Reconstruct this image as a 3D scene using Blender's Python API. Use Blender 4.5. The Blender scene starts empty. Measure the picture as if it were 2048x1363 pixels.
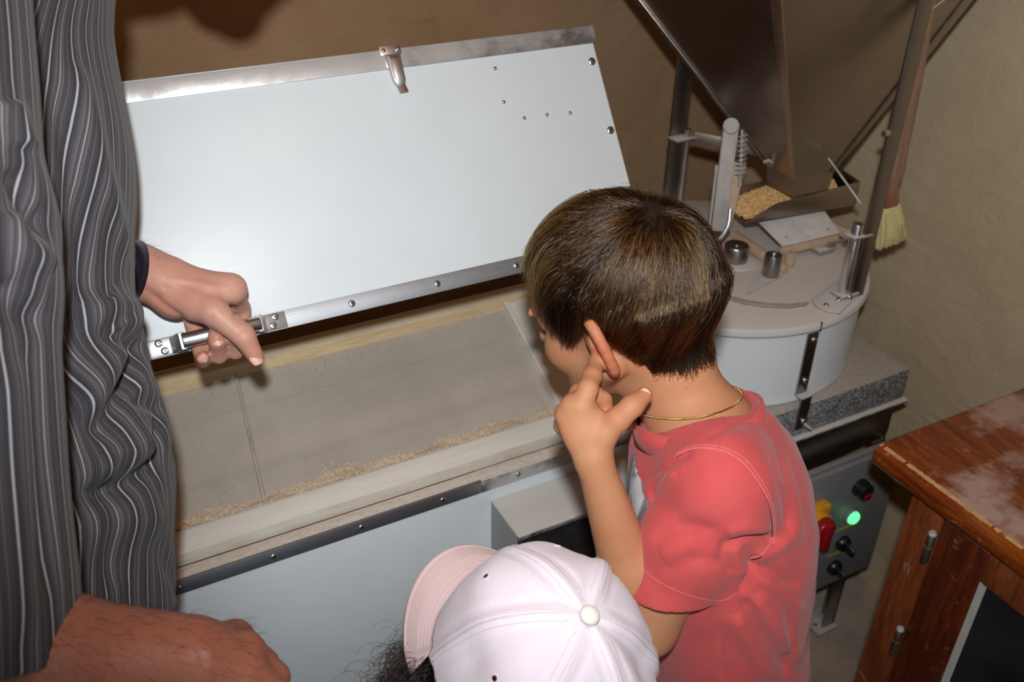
import bpy, bmesh, math, random
import numpy as np
from mathutils import Vector, Matrix, Euler

SC = bpy.context.scene
COL = SC.collection
rnd = random.Random(7)
nrng = np.random.default_rng(11)

# ------------------------------------------------------------------ camera, light, exposure
CAM_POS = Vector((0.0, 0.0, 1.6))
CAM_R, CAM_U, CAM_F = Vector((0.885672, -0.464159, 0.011906)), Vector((0.237472, 0.474861, 0.847416)), Vector((0.39899, 0.747705, -0.530795))
cam_data = bpy.data.cameras.new('camera')
cam = bpy.data.objects.new('camera', cam_data); COL.objects.link(cam)
cam.matrix_world = Matrix(((CAM_R.x, CAM_U.x, -CAM_F.x, CAM_POS.x), (CAM_R.y, CAM_U.y, -CAM_F.y, CAM_POS.y),
                           (CAM_R.z, CAM_U.z, -CAM_F.z, CAM_POS.z), (0, 0, 0, 1)))
cam_data.sensor_width = 36.0; cam_data.sensor_fit = 'HORIZONTAL'
cam_data.lens = 1865.205 / 2048 * 36.0
cam_data.clip_start = 0.02; cam_data.clip_end = 50
cam_data.dof.use_dof = True; cam_data.dof.focus_distance = 0.98; cam_data.dof.aperture_fstop = 7.5
SC.camera = cam

world = bpy.data.worlds.new('world'); SC.world = world; world.use_nodes = True
wb = world.node_tree.nodes['Background']; wb.inputs[0].default_value = (0.72, 0.86, 1.0, 1); wb.inputs[1].default_value = 1.0

def lamp(name, kind, loc, energy, color, size=0.05, aim=None, **kw):
    d = bpy.data.lights.new(name, kind); d.energy = energy; d.color = color
    if kind == 'AREA': d.size = size
    else: d.shadow_soft_size = size
    for k, v in kw.items(): setattr(d, k, v)
    o = bpy.data.objects.new(name, d); COL.objects.link(o); o.location = loc
    if aim is not None:
        o.rotation_euler = (Vector(aim) - Vector(loc)).to_track_quat('-Z', 'Y').to_euler()
    return o
# the camera's own flash, just above and behind the lens
flash_pos = CAM_POS + CAM_U * 0.115 - CAM_F * 0.09
lamp('camera_flash', 'SPOT', flash_pos, 56.0, (0.95, 0.985, 1.0), 0.022, (0.7365, 1.0088, 1.1256), spot_size=math.radians(90), spot_blend=0.80)
# warm tungsten bulbs of the mill room
lamp('ceiling_bulb', 'POINT', (0.35, 0.30, 2.30), 4.6, (1.0, 0.47, 0.16), 0.05)
lamp('wall_bulb', 'POINT', (-0.9, 1.1, 2.1), 4.0, (1.0, 0.47, 0.16), 0.05)

SC.view_settings.view_transform = 'Standard'; SC.view_settings.look = 'None'
SC.view_settings.gamma = 1.0; SC.view_settings.use_curve_mapping = False
SC.view_settings.exposure = 0.0

# ------------------------------------------------------------------ materials
def srgb(r, g, b):
    f = lambda c: (c / 255 / 12.92) if c / 255 <= 0.04045 else ((c / 255 + 0.055) / 1.055) ** 2.4
    return (f(r), f(g), f(b), 1.0)

def soft(r, g, b, k=0.86):
    c = srgb(r, g, b); return (c[0] * k, c[1] * k, c[2] * k, 1.0)

class NT:
    def __init__(s, name):
        s.m = bpy.data.materials.new(name); s.m.use_nodes = True
        s.t = s.m.node_tree; s.n = s.t.nodes; s.l = s.t.links
        s.b = s.n['Principled BSDF']; s.out = s.n['Material Output']
    def add(s, typ, ins=None, **kw):
        n = s.n.new(typ)
        for k, v in kw.items(): setattr(n, k, v)
        for k, v in (ins or {}).items():
            if hasattr(v, 'node') or isinstance(v, bpy.types.NodeSocket): s.l.new(v, n.inputs[k])
            else: n.inputs[k].default_value = v
        return n
    def set(s, **kw):
        for k, v in kw.items():
            k = k.replace('_', ' ')
            if isinstance(v, bpy.types.NodeSocket): s.l.new(v, s.b.inputs[k])
            else: s.b.inputs[k].default_value = v
    def coords(s, scale=(1, 1, 1), rot=(0, 0, 0)):
        tc = s.add('ShaderNodeTexCoord')
        mp = s.add('ShaderNodeMapping', {'Vector': tc.outputs['Object']})
        mp.inputs['Scale'].default_value = scale; mp.inputs['Rotation'].default_value = rot
        return mp.outputs[0]
    def noise(s, vec, scale, detail=4, rough=0.55, dist=0.0):
        return s.add('ShaderNodeTexNoise', {'Vector': vec, 'Scale': scale, 'Detail': detail, 'Roughness': rough, 'Distortion': dist}).outputs['Fac']
    def ramp(s, fac, stops, interp='LINEAR'):
        r = s.add('ShaderNodeValToRGB', {'Fac': fac}); e = r.color_ramp.elements; r.color_ramp.interpolation = interp
        e[0].position, e[0].color = stops[0]; e[1].position, e[1].color = stops[-1]
        for p, c in stops[1:-1]:
            x = e.new(p); x.color = c
        return r.outputs['Color']
    def mix(s, fac, a, b, blend='MIX'):
        n = s.n.new('ShaderNodeMix'); n.data_type = 'RGBA'; n.blend_type = blend
        for k, v in ((0, fac), (6, a), (7, b)):
            if isinstance(v, bpy.types.NodeSocket): s.l.new(v, n.inputs[k])
            else: n.inputs[k].default_value = v
        return n.outputs[2]
    def math(s, op, a, b=0.0, clamp=False):
        n = s.n.new('ShaderNodeMath'); n.operation = op; n.use_clamp = clamp
        for k, v in ((0, a), (1, b)):
            if isinstance(v, bpy.types.NodeSocket): s.l.new(v, n.inputs[k])
            else: n.inputs[k].default_value = v
        return n.outputs[0]
    def bump(s, h, strength, dist=0.002, normal=None):
        ins = {'Height': h, 'Strength': strength, 'Distance': dist}
        if normal is not None: ins['Normal'] = normal
        return s.add('ShaderNodeBump', ins).outputs[0]
    def dust(s, color, amount, scale=30, soft=0.25, updir=True):
        """flour settled on the surface: a mask of noise, thicker on faces that look up"""
        v = s.coords()
        f = s.noise(v, scale, 6, 0.65)
        f = s.math('ADD', f, amount - 0.5)
        if updir:
            g = s.add('ShaderNodeNewGeometry'); sp = s.add('ShaderNodeSeparateXYZ', {0: g.outputs['Normal']})
            up = s.math('MULTIPLY', sp.outputs['Z'], 0.5); f = s.math('ADD', f, s.math('SUBTRACT', up, 0.2))
        f = s.ramp(f, [(0.5 - soft, (0, 0, 0, 1)), (0.5 + soft, (1, 1, 1, 1))])
        return s.math('MULTIPLY', f, 1.0)

G = lambda v: (v, v, v, 1)

def simple(name, col, rough=0.5, metal=0.0, var=0.06, scale=40, bump=0.0, bscale=200, spec=0.5):
    t = NT(name); v = t.coords()
    n = t.noise(v, scale)
    c1 = tuple(x * (1 - var) for x in col[:3]) + (1,); c2 = tuple(min(1, x * (1 + var)) for x in col[:3]) + (1,)
    t.set(Base_Color=t.ramp(n, [(0.3, c1), (0.7, c2)]), Roughness=rough, Metallic=metal, Specular_IOR_Level=spec)
    if bump: t.set(Normal=t.bump(t.noise(v, bscale, 3), bump))
    return t.m

def metal(name, col, rough=0.3, stretch=(1, 40, 40), dust_amt=None, dust_col=None, dscale=40, scratches=True):
    t = NT(name); v = t.coords(stretch)
    n = t.noise(v, 30, 5, 0.6); w = t.noise(t.coords(), 9, 3)
    base = t.ramp(n, [(0.3, tuple(x * 0.86 for x in col[:3]) + (1,)), (0.7, col)])
    base = t.mix(t.ramp(w, [(0.45, G(0)), (0.7, G(0.35))]), base, tuple(x * 0.7 for x in col[:3]) + (1,))
    r = t.math('ADD', t.math('MULTIPLY', n, 0.22), rough - 0.11)
    r = t.math('ADD', r, t.math('MULTIPLY', w, 0.12))
    nm = t.bump(n, 0.12, 0.0008)
    if dust_amt is None:
        t.set(Base_Color=base, Metallic=1.0, Roughness=r, Normal=nm)
    else:
        d = t.dust(dust_col, dust_amt, dscale)
        t.set(Base_Color=t.mix(d, base, dust_col), Metallic=t.math('SUBTRACT', 1.0, d), Roughness=t.math('ADD', r, t.math('MULTIPLY', d, 0.5)), Normal=nm)
    return t.m

FLOUR = srgb(206, 199, 191)
M = {}
def m_plaster(name, ca, cb, cc):
    t = NT(name); v = t.coords()
    big = t.noise(v, 2.2, 5, 0.6, 0.6); mid = t.noise(v, 9, 6, 0.6, 0.4); fine = t.noise(v, 90, 4, 0.7)
    c = t.ramp(big, [(0.3, ca), (0.55, cb), (0.75, cc)])
    c = t.mix(t.ramp(mid, [(0.5, G(0)), (0.8, G(0.35))]), c, cc)
    sw = t.add('ShaderNodeTexNoise', {'Vector': t.coords((2.2, 2.2, 6.0), (0.5, 0.3, 0.2)), 'Scale': 3.0, 'Detail': 3.0, 'Distortion': 1.6}).outputs['Fac']
    h = t.math('ADD', t.math('MULTIPLY', mid, 1.0), t.math('MULTIPLY', fine, 0.22))
    h = t.math('ADD', h, t.math('MULTIPLY', sw, 0.7))
    t.set(Base_Color=c, Roughness=0.88, Specular_IOR_Level=0.2, Normal=t.bump(h, 0.42, 0.010))
    return t.m
M['plaster'] = m_plaster('wall_plaster', soft(158, 126, 95), soft(176, 143, 110), soft(188, 157, 124))
M['plaster_side'] = m_plaster('side_wall_plaster', srgb(170, 150, 122), srgb(182, 163, 134), srgb(192, 172, 143))
M['ceiling'] = simple('ceiling_paint', srgb(190, 170, 140), 0.9, var=0.04, scale=8)

def m_floor():
    t = NT('floor_concrete'); v = t.coords()
    n = t.noise(v, 5, 6, 0.6); f = t.noise(v, 70, 4)
    c = t.ramp(n, [(0.3, srgb(120, 106, 92)), (0.7, srgb(168, 152, 134))])
    t.set(Base_Color=t.mix(t.math('MULTIPLY', f, 0.3), c, srgb(190, 176, 160)), Roughness=0.85, Normal=t.bump(f, 0.3, 0.003)); return t.m
M['floor'] = m_floor()

def m_plastic(name, col, rough=0.38, dust=None):
    t = NT(name); v = t.coords(); n = t.noise(v, 14, 4); f = t.noise(t.coords((1, 8, 8)), 60, 3)
    c = t.ramp(n, [(0.3, tuple(x * 0.965 for x in col[:3]) + (1,)), (0.7, col)])
    rr = t.math('ADD', t.math('MULTIPLY', f, 0.15), rough - 0.07)
    if dust is not None:
        d = t.dust(FLOUR, dust, 26); c = t.mix(d, c, srgb(206, 198, 190)); rr = t.math('ADD', rr, t.math('MULTIPLY', d, 0.4))
    t.set(Base_Color=c, Roughness=rr, Subsurface_Weight=0.12, Subsurface_Scale=0.004, Specular_IOR_Level=0.35, Normal=t.bump(f, 0.04, 0.0006))
    t.b.inputs['Subsurface Radius'].default_value = (1, 1, 1)
    return t.m
M['plastic'] = m_plastic('white_plastic_board', soft(228, 236, 240))
M['plastic_drum'] = m_plastic('white_plastic_drum', srgb(226, 230, 232))
M['plastic_top'] = m_plastic('dusty_drum_cover', srgb(206, 208, 208), 0.5, 0.42)
M['alu'] = metal('brushed_aluminium', (0.43, 0.45, 0.48, 1), 0.50)
M['alu_dusty'] = metal('floury_aluminium', (0.78, 0.79, 0.81, 1), 0.36, dust_amt=0.47, dust_col=srgb(196, 186, 176), dscale=55)
M['steel'] = metal('stainless_steel', (0.62, 0.61, 0.60, 1), 0.26, (30, 1, 1))
M['steel_plain'] = metal('stainless_sheet', (0.47, 0.42, 0.37, 1), 0.27, (1, 1, 12))
M['seam'] = metal('seam_warm_reflection', (0.62, 0.47, 0.37, 1), 0.36, (1, 1, 6))  # a warm reflection put into the front seam's base colour
M['steel_dusty'] = metal('floury_steel', (0.60, 0.59, 0.58, 1), 0.38, (1, 25, 25), 0.50, srgb(198, 194, 190), 35)
M['steel_vert'] = metal('brushed_steel_post', (0.36, 0.35, 0.34, 1), 0.28, (40, 40, 1))
M['steel_dull'] = metal('dull_grey_steel', (0.46, 0.45, 0.43, 1), 0.45, (1, 12, 12), 0.36, srgb(190, 182, 172), 30)
M['plate'] = metal('plain_steel_plate', (0.66, 0.66, 0.67, 1), 0.42, (1, 1, 1))
M['latch'] = metal('bright_latch_steel', (0.70, 0.70, 0.70, 1), 0.38, (1, 1, 1))
M['chrome'] = metal('polished_steel', (0.80, 0.80, 0.80, 1), 0.27, (1, 1, 1))
M['screw'] = metal('screw_steel', (0.62, 0.60, 0.58, 1), 0.28, (1, 1, 1))
M['black_rubber'] = simple('black_rubber', srgb(34, 33, 32), 0.6, var=0.3, scale=60, bump=0.2)
M['black_plastic'] = simple('black_plastic', srgb(24, 24, 26), 0.35)
M['grey_paint'] = simple('grey_powder_paint', srgb(128, 128, 128), 0.45, var=0.03, scale=20, bump=0.05, bscale=900)
M['red_plastic'] = simple('red_plastic', srgb(150, 20, 24), 0.3)
M['yellow_plastic'] = simple('yellow_plastic', srgb(226, 158, 36), 0.4)
M['white_rubber'] = simple('light_roller', srgb(214, 206, 196), 0.6)

def m_granite():
    t = NT('speckled_granite'); v = t.coords()
    vo = t.add('ShaderNodeTexVoronoi', {'Vector': v, 'Scale': 330.0}); vo.feature = 'F1'
    n = t.noise(v, 260, 4, 0.7); c = t.mix(0.55, vo.outputs['Color'], G(0.5))
    bw = t.add('ShaderNodeRGBToBW', {0: vo.outputs['Color']}).outputs[0]
    s = t.math('ADD', t.math('MULTIPLY', bw, 0.6), t.math('MULTIPLY', n, 0.45))
    col = t.ramp(s, [(0.3, srgb(66, 67, 70)), (0.45, srgb(104, 106, 108)), (0.6, srgb(136, 138, 139)), (0.75, srgb(178, 178, 177))])
    d = t.dust(FLOUR, 0.60, 18)
    g = t.add('ShaderNodeNewGeometry'); sp = t.add('ShaderNodeSeparateXYZ', {0: g.outputs['Normal']})
    d = t.math('MULTIPLY', d, t.math('GREATER_THAN', sp.outputs['Z'], 0.5))
    t.set(Base_Color=t.mix(t.math('MULTIPLY', d, 0.75), col, srgb(176, 166, 156)), Roughness=0.55); return t.m
M['granite'] = m_granite()

def m_wood(name, dark, mid, light, rough, dust=None, scale=(1, 9, 9), wear=None, rot=(0, 0, 0), coat=0.0):
    t = NT(name); v = t.coords(scale, rot)
    w = t.noise(v, 9, 6, 0.62, 0.8); g = t.noise(t.coords(tuple(x * 6 for x in scale), rot), 14, 3, 0.6)
    c = t.ramp(w, [(0.28, dark), (0.5, mid), (0.74, light)])
    c = t.mix(t.ramp(g, [(0.45, G(0)), (0.75, G(0.5))]), c, dark)
    rr = rough
    if wear is not None:
        sc = t.noise(t.coords((1, 1, 1)), 24, 8, 0.75, 0.5); sm = t.ramp(sc, [(0.60, G(0)), (0.66, G(0.8))])
        c = t.mix(sm, c, wear)
    if dust is not None:
        amt, dcol, dsc = dust[:3]
        d = t.dust(dcol, amt, dsc, dust[3] if len(dust) > 3 else 0.16); d = t.math('MULTIPLY', d, 0.62)
        c = t.mix(d, c, dcol); rr = t.math('ADD', t.math('MULTIPLY', d, 0.6), rough)
    t.set(Base_Color=c, Roughness=rr, Coat_Weight=coat, Coat_Roughness=0.2, Normal=t.bump(g, 0.12, 0.001)); return t.m
M['pine'] = m_wood('pale_pine', soft(196, 164, 120), soft(222, 196, 152), soft(236, 214, 174), 0.6, (0.36, soft(224, 212, 196), 16))
M['pine_dusty'] = m_wood('floury_pine', soft(196, 182, 160), soft(222, 212, 194), soft(234, 226, 212), 0.7, (0.74, soft(232, 228, 222), 22))
M['desk'] = m_wood('varnished_brown_wood', srgb(78, 27, 5), srgb(128, 54, 11), srgb(160, 82, 22), 0.22, (0.15, srgb(200, 178, 166), 5.5, 0.05), (9, 1.2, 9), srgb(190, 150, 110), coat=0.3)
M['desk_side'] = m_wood('worn_brown_wood', srgb(84, 36, 15), srgb(120, 60, 28), srgb(146, 80, 42), 0.42, (0.36, srgb(170, 140, 122), 9), (9, 9, 0.9), srgb(176, 138, 108))
M['desk_door'] = m_wood('dark_red_wood', srgb(56, 20, 9), srgb(86, 34, 15), srgb(108, 48, 22), 0.36, (0.34, srgb(160, 128, 110), 12), (9, 9, 0.9), srgb(160, 120, 95))
M['raw_wood'] = simple('bare_wood_edge', srgb(196, 152, 104), 0.7, var=0.2, scale=60)
M['brush_wood'] = m_wood('floury_brush_handle', srgb(120, 88, 70), srgb(150, 116, 96), srgb(170, 138, 118), 0.6, (0.42, srgb(178, 152, 138), 20), (9, 9, 1))
M['copper'] = metal('copper_ferrule', (0.62, 0.34, 0.28, 1), 0.3, (1, 1, 1), 0.42, srgb(170, 120, 110), 40)
M['bristle'] = simple('pale_bristles', srgb(214, 200, 140), 0.6, var=0.15, scale=300)
M['stick'] = simple('small_wood_bar', srgb(186, 160, 134), 0.7, var=0.12, scale=50)
M['grain'] = simple('wheat_grain', srgb(230, 186, 126), 0.5, var=0.35, scale=200)
M['bran'] = simple('wheat_bran', soft(214, 192, 164), 0.85, var=0.25, scale=220, bump=0.6, bscale=500)
M['white_paint'] = simple('white_bevel', srgb(170, 168, 160), 0.4)

def m_gauze():
    t = NT('sieve_gauze'); v = t.coords()
    n = t.noise(v, 7, 5, 0.6); f = t.noise(v, 420, 2, 0.6); st = t.noise(t.coords((1, 3, 3)), 45, 4, 0.7)
    c = t.ramp(n, [(0.3, soft(196, 187, 175)), (0.7, soft(216, 208, 198))])
    c = t.mix(t.ramp(st, [(0.55, G(0)), (0.8, G(0.35))]), c, soft(214, 200, 180))
    t.set(Base_Color=t.mix(t.math('MULTIPLY', f, 0.35), c, soft(172, 160, 148)), Roughness=0.75, Alpha=0.74, Specular_IOR_Level=0.25)
    return t.m
M['gauze'] = m_gauze()
def m_glow():
    t = NT('green_lamp_lens'); t.set(Base_Color=(0.05, 0.8, 0.2, 1), Emission_Color=(0.12, 1.0, 0.30, 1), Emission_Strength=1.6, Roughness=0.2); return t.m
M['green'] = m_glow()
def m_glass():
    t = NT('dark_window_glass'); n = t.noise(t.coords(), 12, 4)
    t.set(Base_Color=t.ramp(n, [(0.3, srgb(30, 30, 34)), (0.7, srgb(44, 44, 48))]), Roughness=0.18, Specular_IOR_Level=0.5); return t.m
M['glass'] = m_glass()

# ------------------------------------------------------------------ object helpers
def link(name, mesh, mats, parent=None, smooth=True):
    o = bpy.data.objects.new(name, mesh); COL.objects.link(o)
    for m in (mats if isinstance(mats, (list, tuple)) else [mats]):
        if m is not None and len(mesh.materials) < 20: mesh.materials.append(m)
    if smooth and len(mesh.polygons): mesh.polygons.foreach_set('use_smooth', [True] * len(mesh.polygons))
    if parent is not None:
        o.parent = parent
        w = Vector((0, 0, 0)); p = parent
        while p is not None: w += p.location; p = p.parent
        o.location = -w
    return o
def tag(o, label=None, cat=None, group=None, kind=None):
    for k, v in (('label', label), ('category', cat), ('group', group), ('kind', kind)):
        if v: o[k] = v
    return o
def empty(name, loc, label=None, cat=None, group=None):
    o = bpy.data.objects.new(name, None); COL.objects.link(o); o.location = loc; o.empty_display_size = 0.05
    return tag(o, label, cat, group)

class MB:
    """collects vertices and faces of ONE part in world coordinates"""
    def __init__(s): s.v = []; s.f = []
    def add(s, vs, fs):
        n = len(s.v); s.v += [tuple(p) for p in vs]; s.f += [tuple(i + n for i in f) for f in fs]; return s
    def box(s, x0, x1, y0, y1, z0, z1, mat=None):
        vs = [(x, y, z) for z in (z0, z1) for y in (y0, y1) for x in (x0, x1)]
        if mat is not None: vs = [tuple(mat @ Vector(p)) for p in vs]
        return s.add(vs, [(0, 2, 3, 1), (4, 5, 7, 6), (0, 1, 5, 4), (2, 6, 7, 3), (0, 4, 6, 2), (1, 3, 7, 5)])
    def prism(s, poly, d0, d1):
        """closed outline poly (3-D points), swept from +d0 to +d1"""
        n = len(poly); a = [Vector(p) + Vector(d0) for p in poly]; b = [Vector(p) + Vector(d1) for p in poly]
        return s.add(a + b, [tuple(range(n))[::-1], tuple(range(n, 2 * n))] + [(i, (i + 1) % n, n + (i + 1) % n, n + i) for i in range(n)])
    def tube(s, pts, r, seg=14, cap=True):
        pts = [Vector(p) for p in pts]; n = len(pts); rs = r if isinstance(r, (list, tuple)) else [r] * n
        ref = Vector((0, 0, 1)); base = len(s.v); prev = None
        for i, p in enumerate(pts):
            t = (pts[min(i + 1, n - 1)] - pts[max(i - 1, 0)]).normalized()
            if prev is None:
                u = t.cross(ref)
                if u.length < 0.1: u = t.cross(Vector((1, 0, 0)))
                u.normalize()
            else:
                u = (prev - t * prev.dot(t)).normalized()
            prev = u; w = t.cross(u)
            for k in range(seg):
                a = 2 * math.pi * k / seg
                s.v.append(tuple(p + u * (rs[i] * math.cos(a)) + w * (rs[i] * math.sin(a))))
        for i in range(n - 1):
            for k in range(seg):
                a, b = base + i * seg + k, base + i * seg + (k + 1) % seg
                s.f.append((a, b, b + seg, a + seg))
        if cap:
            s.f.append(tuple(base + k for k in range(seg))[::-1]); s.f.append(tuple(base + (n - 1) * seg + k for k in range(seg)))
        return s
    def lathe(s, prof, c, seg=48, axis=(0, 0, 1)):
        """profile of (radius, height) about an axis through c"""
        ax = Vector(axis).normalized(); u = ax.orthogonal().normalized(); w = ax.cross(u); c = Vector(c); base = len(s.v); n = len(prof)
        for r, h in prof:
            for k in range(seg):
                a = 2 * math.pi * k / seg
                s.v.append(tuple(c + ax * h + u * (r * math.cos(a)) + w * (r * math.sin(a))))
        for i in range(n - 1):
            for k in range(seg):
                a, b = base + i * seg + k, base + i * seg + (k + 1) % seg
                s.f.append((a, b, b + seg, a + seg))
        s.f.append(tuple(base + k for k in range(seg))[::-1]); s.f.append(tuple(base + (n - 1) * seg + k for k in range(seg)))
        return s
    def mesh(s, name, bevel=0.0, segs=2, angle=35):
        me = bpy.data.meshes.new(name); me.from_pydata(s.v, [], s.f); me.validate()
        bm = bmesh.new(); bm.from_mesh(me)
        bmesh.ops.recalc_face_normals(bm, faces=bm.faces)
        if bevel:
            es = [e for e in bm.edges if len(e.link_faces) == 2 and e.calc_face_angle() > math.radians(angle)]
            bmesh.ops.bevel(bm, geom=es, offset=bevel, segments=segs, affect='EDGES', profile=0.5, clamp_overlap=True)
        bm.to_mesh(me); bm.free(); return me
    def build(s, name, mat, parent=None, bevel=0.0, segs=2, smooth=None, autosharp=True):
        me = s.mesh(name, bevel, segs)
        o = link(name, me, mat, parent, True)
        if autosharp:
            try: me.set_sharp_from_angle(angle=math.radians(32))
            except Exception: pass
        return o

def frame_matrix(loc, zdir, xdir=None):
    z = Vector(zdir).normalized()
    x = Vector(xdir) if xdir is not None else z.orthogonal()
    x = (x - z * x.dot(z)).normalized(); y = z.cross(x)
    return Matrix(((x.x, y.x, z.x, loc[0]), (x.y, y.y, z.y, loc[1]), (x.z, y.z, z.z, loc[2]), (0, 0, 0, 1)))
def place(name, mesh, parent, M4):
    """a repeated small part: a fresh object on shared mesh data at the world matrix M4"""
    o = bpy.data.objects.new(name, mesh); COL.objects.link(o); o.parent = parent
    w = Vector((0, 0, 0)); p = parent
    while p is not None: w += p.location; p = p.parent
    o.matrix_local = Matrix.Translation(-w) @ M4
    return o
def screw_mesh(name, r, h, kind, mat):
    m = MB(); n = 16
    m.lathe([(r, 0), (r, h * 0.35), (r * 0.86, h * 0.75), (r * 0.5, h)], (0, 0, 0), n)
    me = m.mesh(name)
    me.materials.append(mat); me.materials.append(M['black_plastic'])
    m2 = MB()
    if kind == 'slot': m2.box(-r * 0.72, r * 0.72, -r * 0.12, r * 0.12, h * 0.6, h * 1.03)
    elif kind == 'cross':
        m2.box(-r * 0.45, r * 0.45, -r * 0.13, r * 0.13, h * 0.6, h * 1.03).box(-r * 0.13, r * 0.13, -r * 0.45, r * 0.45, h * 0.6, h * 1.035)
    else: m2.lathe([(r * 0.38, h * 0.5), (r * 0.38, h * 1.02)], (0, 0, 0), 6)
    bm = bmesh.new(); bm.from_mesh(me); t = m2.mesh('tmp'); k = len(bm.faces)
    bm.from_mesh(t); bm.faces.ensure_lookup_table()
    for f in bm.faces[k:]: f.material_index = 1
    bm.to_mesh(me); bm.free(); bpy.data.meshes.remove(t)
    me.polygons.foreach_set('use_smooth', [True] * len(me.polygons)); me.set_sharp_from_angle(angle=math.radians(40))
    return me
SCREW_CROSS = screw_mesh('screw', 0.0042, 0.0016, 'cross', M['screw'])
SCREW_SLOT = screw_mesh('screw', 0.0055, 0.0022, 'slot', M['screw'])
SCREW_HEX = screw_mesh('screw', 0.0048, 0.0040, 'hex', M['screw'])
SCREW_TIP = screw_mesh('screw_tip', 0.0026, 0.0028, 'hex', M['screw'])
# ------------------------------------------------------------------ the room
XW, YW, X0, Y0, ZC = 1.45, 1.66, -2.2, -1.6, 2.6
def slab(name, x0, x1, y0, y1, z0, z1, mat):
    o = MB().box(x0, x1, y0, y1, z0, z1).build(name, mat); o['kind'] = 'structure'; return o
slab('floor', X0 - .1, XW + .1, Y0 - .1, YW + .1, -0.1, 0, M['floor'])
slab('ceiling', X0 - .1, XW + .1, Y0 - .1, YW + .1, ZC, ZC + .1, M['ceiling'])
slab('wall_back', X0 - .1, XW + .1, YW, YW + .1, 0, ZC, M['plaster'])
slab('wall_right', XW, XW + .1, Y0, YW, 0, ZC, M['plaster_side'])
slab('wall_left', X0 - .1, X0, Y0, YW, 0, ZC, M['plaster'])
# the front wall, behind the viewer, has a doorway added to let in cool fill light
wf = MB(); wf.box(X0 - .1, -1.2, Y0 - .1, Y0, 0, ZC).box(.1, XW + .1, Y0 - .1, Y0, 0, ZC).box(-1.2, .1, Y0 - .1, Y0, 2.05, ZC)
wf.build('wall_front', M['plaster'])['kind'] = 'structure'
tr_ = MB(); tr_.box(-1.27, -1.2, Y0 - .11, Y0 + .02, 0, 2.12).box(.1, .17, Y0 - .11, Y0 + .02, 0, 2.12).box(-1.2, .1, Y0 - .11, Y0 + .02, 2.05, 2.12)
tr_.build('added_doorway_trim', M['desk_side'], None, .004)['kind'] = 'structure'

# ------------------------------------------------------------------ flour sifter: chest, sieve, raised lid
BX0, BX1, BYF, BYB = -0.03, 0.715, 0.903, 1.185
sif = empty('flour_sifter', (0.34, 1.04, 0), 'white plastic chest flour sifter with tilted sieve and raised metal-edged lid', 'flour sifter')
MB().box(BX0, BX1, BYF, BYF + .012, .12, .735).build('front_panel', M['plastic'], sif, .002)
MB().prism([(BX1 - .012, BYF + .012, .12), (BX1 - .012, BYB, .12), (BX1 - .012, BYB, .862), (BX1 - .012, BYF + .012, .735)], (0, 0, 0), (.012, 0, 0)).build('side_panel', M['plastic'], sif, .0015)
MB().prism([(BX0, BYF + .012, .12), (BX0, BYB, .12), (BX0, BYB, .862), (BX0, BYF + .012, .735)], (0, 0, 0), (.012, 0, 0)).build('side_panel', M['plastic'], sif, .0015)
MB().box(BX0 + .012, BX1 - .012, BYB - .012, BYB, .12, .866).build('back_panel', M['pine'], sif, .001)
MB().box(BX0 + .012, BX1 - .012, BYF + .012, BYB - .012, .60, .612).build('inner_floor', M['plastic'], sif)
for lx in (BX0 + .05, BX1 - .05):
    for ly in (BYF + .04, BYB - .04):
        MB().box(lx - .02, lx + .02, ly - .02, ly + .02, 0, .12).build('leg', M['steel_dull'], sif, .002)
def angle_strip(xa, xb):
    m = MB(); m.prism([(xa, BYF - .0025, .721), (xa, BYF - .0025, .7425), (xa, BYF + .021, .7425), (xa, BYF + .021, .7400), (xa, BYF, .7400), (xa, BYF, .721)], (0, 0, 0), (xb - xa, 0, 0))
    return m
XJ = .4345
fs = angle_strip(BX0, XJ).build('front_trim', M['alu'], sif, .0005)
fs2 = angle_strip(XJ + .0008, BX1).build('front_trim', M['alu_dusty'], sif, .0005)
for p in ((0.0241, 0.9000, 0.7337), (0.1399, 0.9000, 0.7326), (0.2581, 0.9000, 0.7328), (0.3761, 0.9000, 0.7334)):
    place('screw', SCREW_CROSS, fs, frame_matrix((p[0], BYF - .0025, .7315), (0, -1, 0)))
for x in ((0.4937, 0.9000, 0.7377)[0], .62):
    place('screw', SCREW_CROSS, fs2, frame_matrix((x, BYF - .0025, .7315), (0, -1, 0)))
# floury ledge behind the trim: a thin crust of spilled flour
def crust(name, x0, x1, y0, y1, z, h, mat, parent, nx=160, ny=7, seed=1):
    r = np.random.default_rng(seed); vs, fs_ = [], []
    for j in range(ny):
        for i in range(nx):
            e = math.sin(math.pi * j / (ny - 1)); 
            vs.append((x0 + (x1 - x0) * i / (nx - 1), y0 + (y1 - y0) * j / (ny - 1), z + h * e * r.uniform(.15, 1.0)))
    for j in range(ny - 1):
        for i in range(nx - 1): a = j * nx + i; fs_.append((a, a + 1, a + nx + 1, a + nx))
    return MB().add(vs, fs_).build(name, mat, parent, autosharp=False)
M['flour'] = simple('spilled_flour', srgb(206, 194, 182), 0.95, var=0.08, scale=120, bump=0.7, bscale=420)
cr = crust('spilled_flour', BX0, .70, BYF + .001, BYF + .020, .7426, .0022, M['flour'], sif); cr['kind'] = 'stuff'
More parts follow.
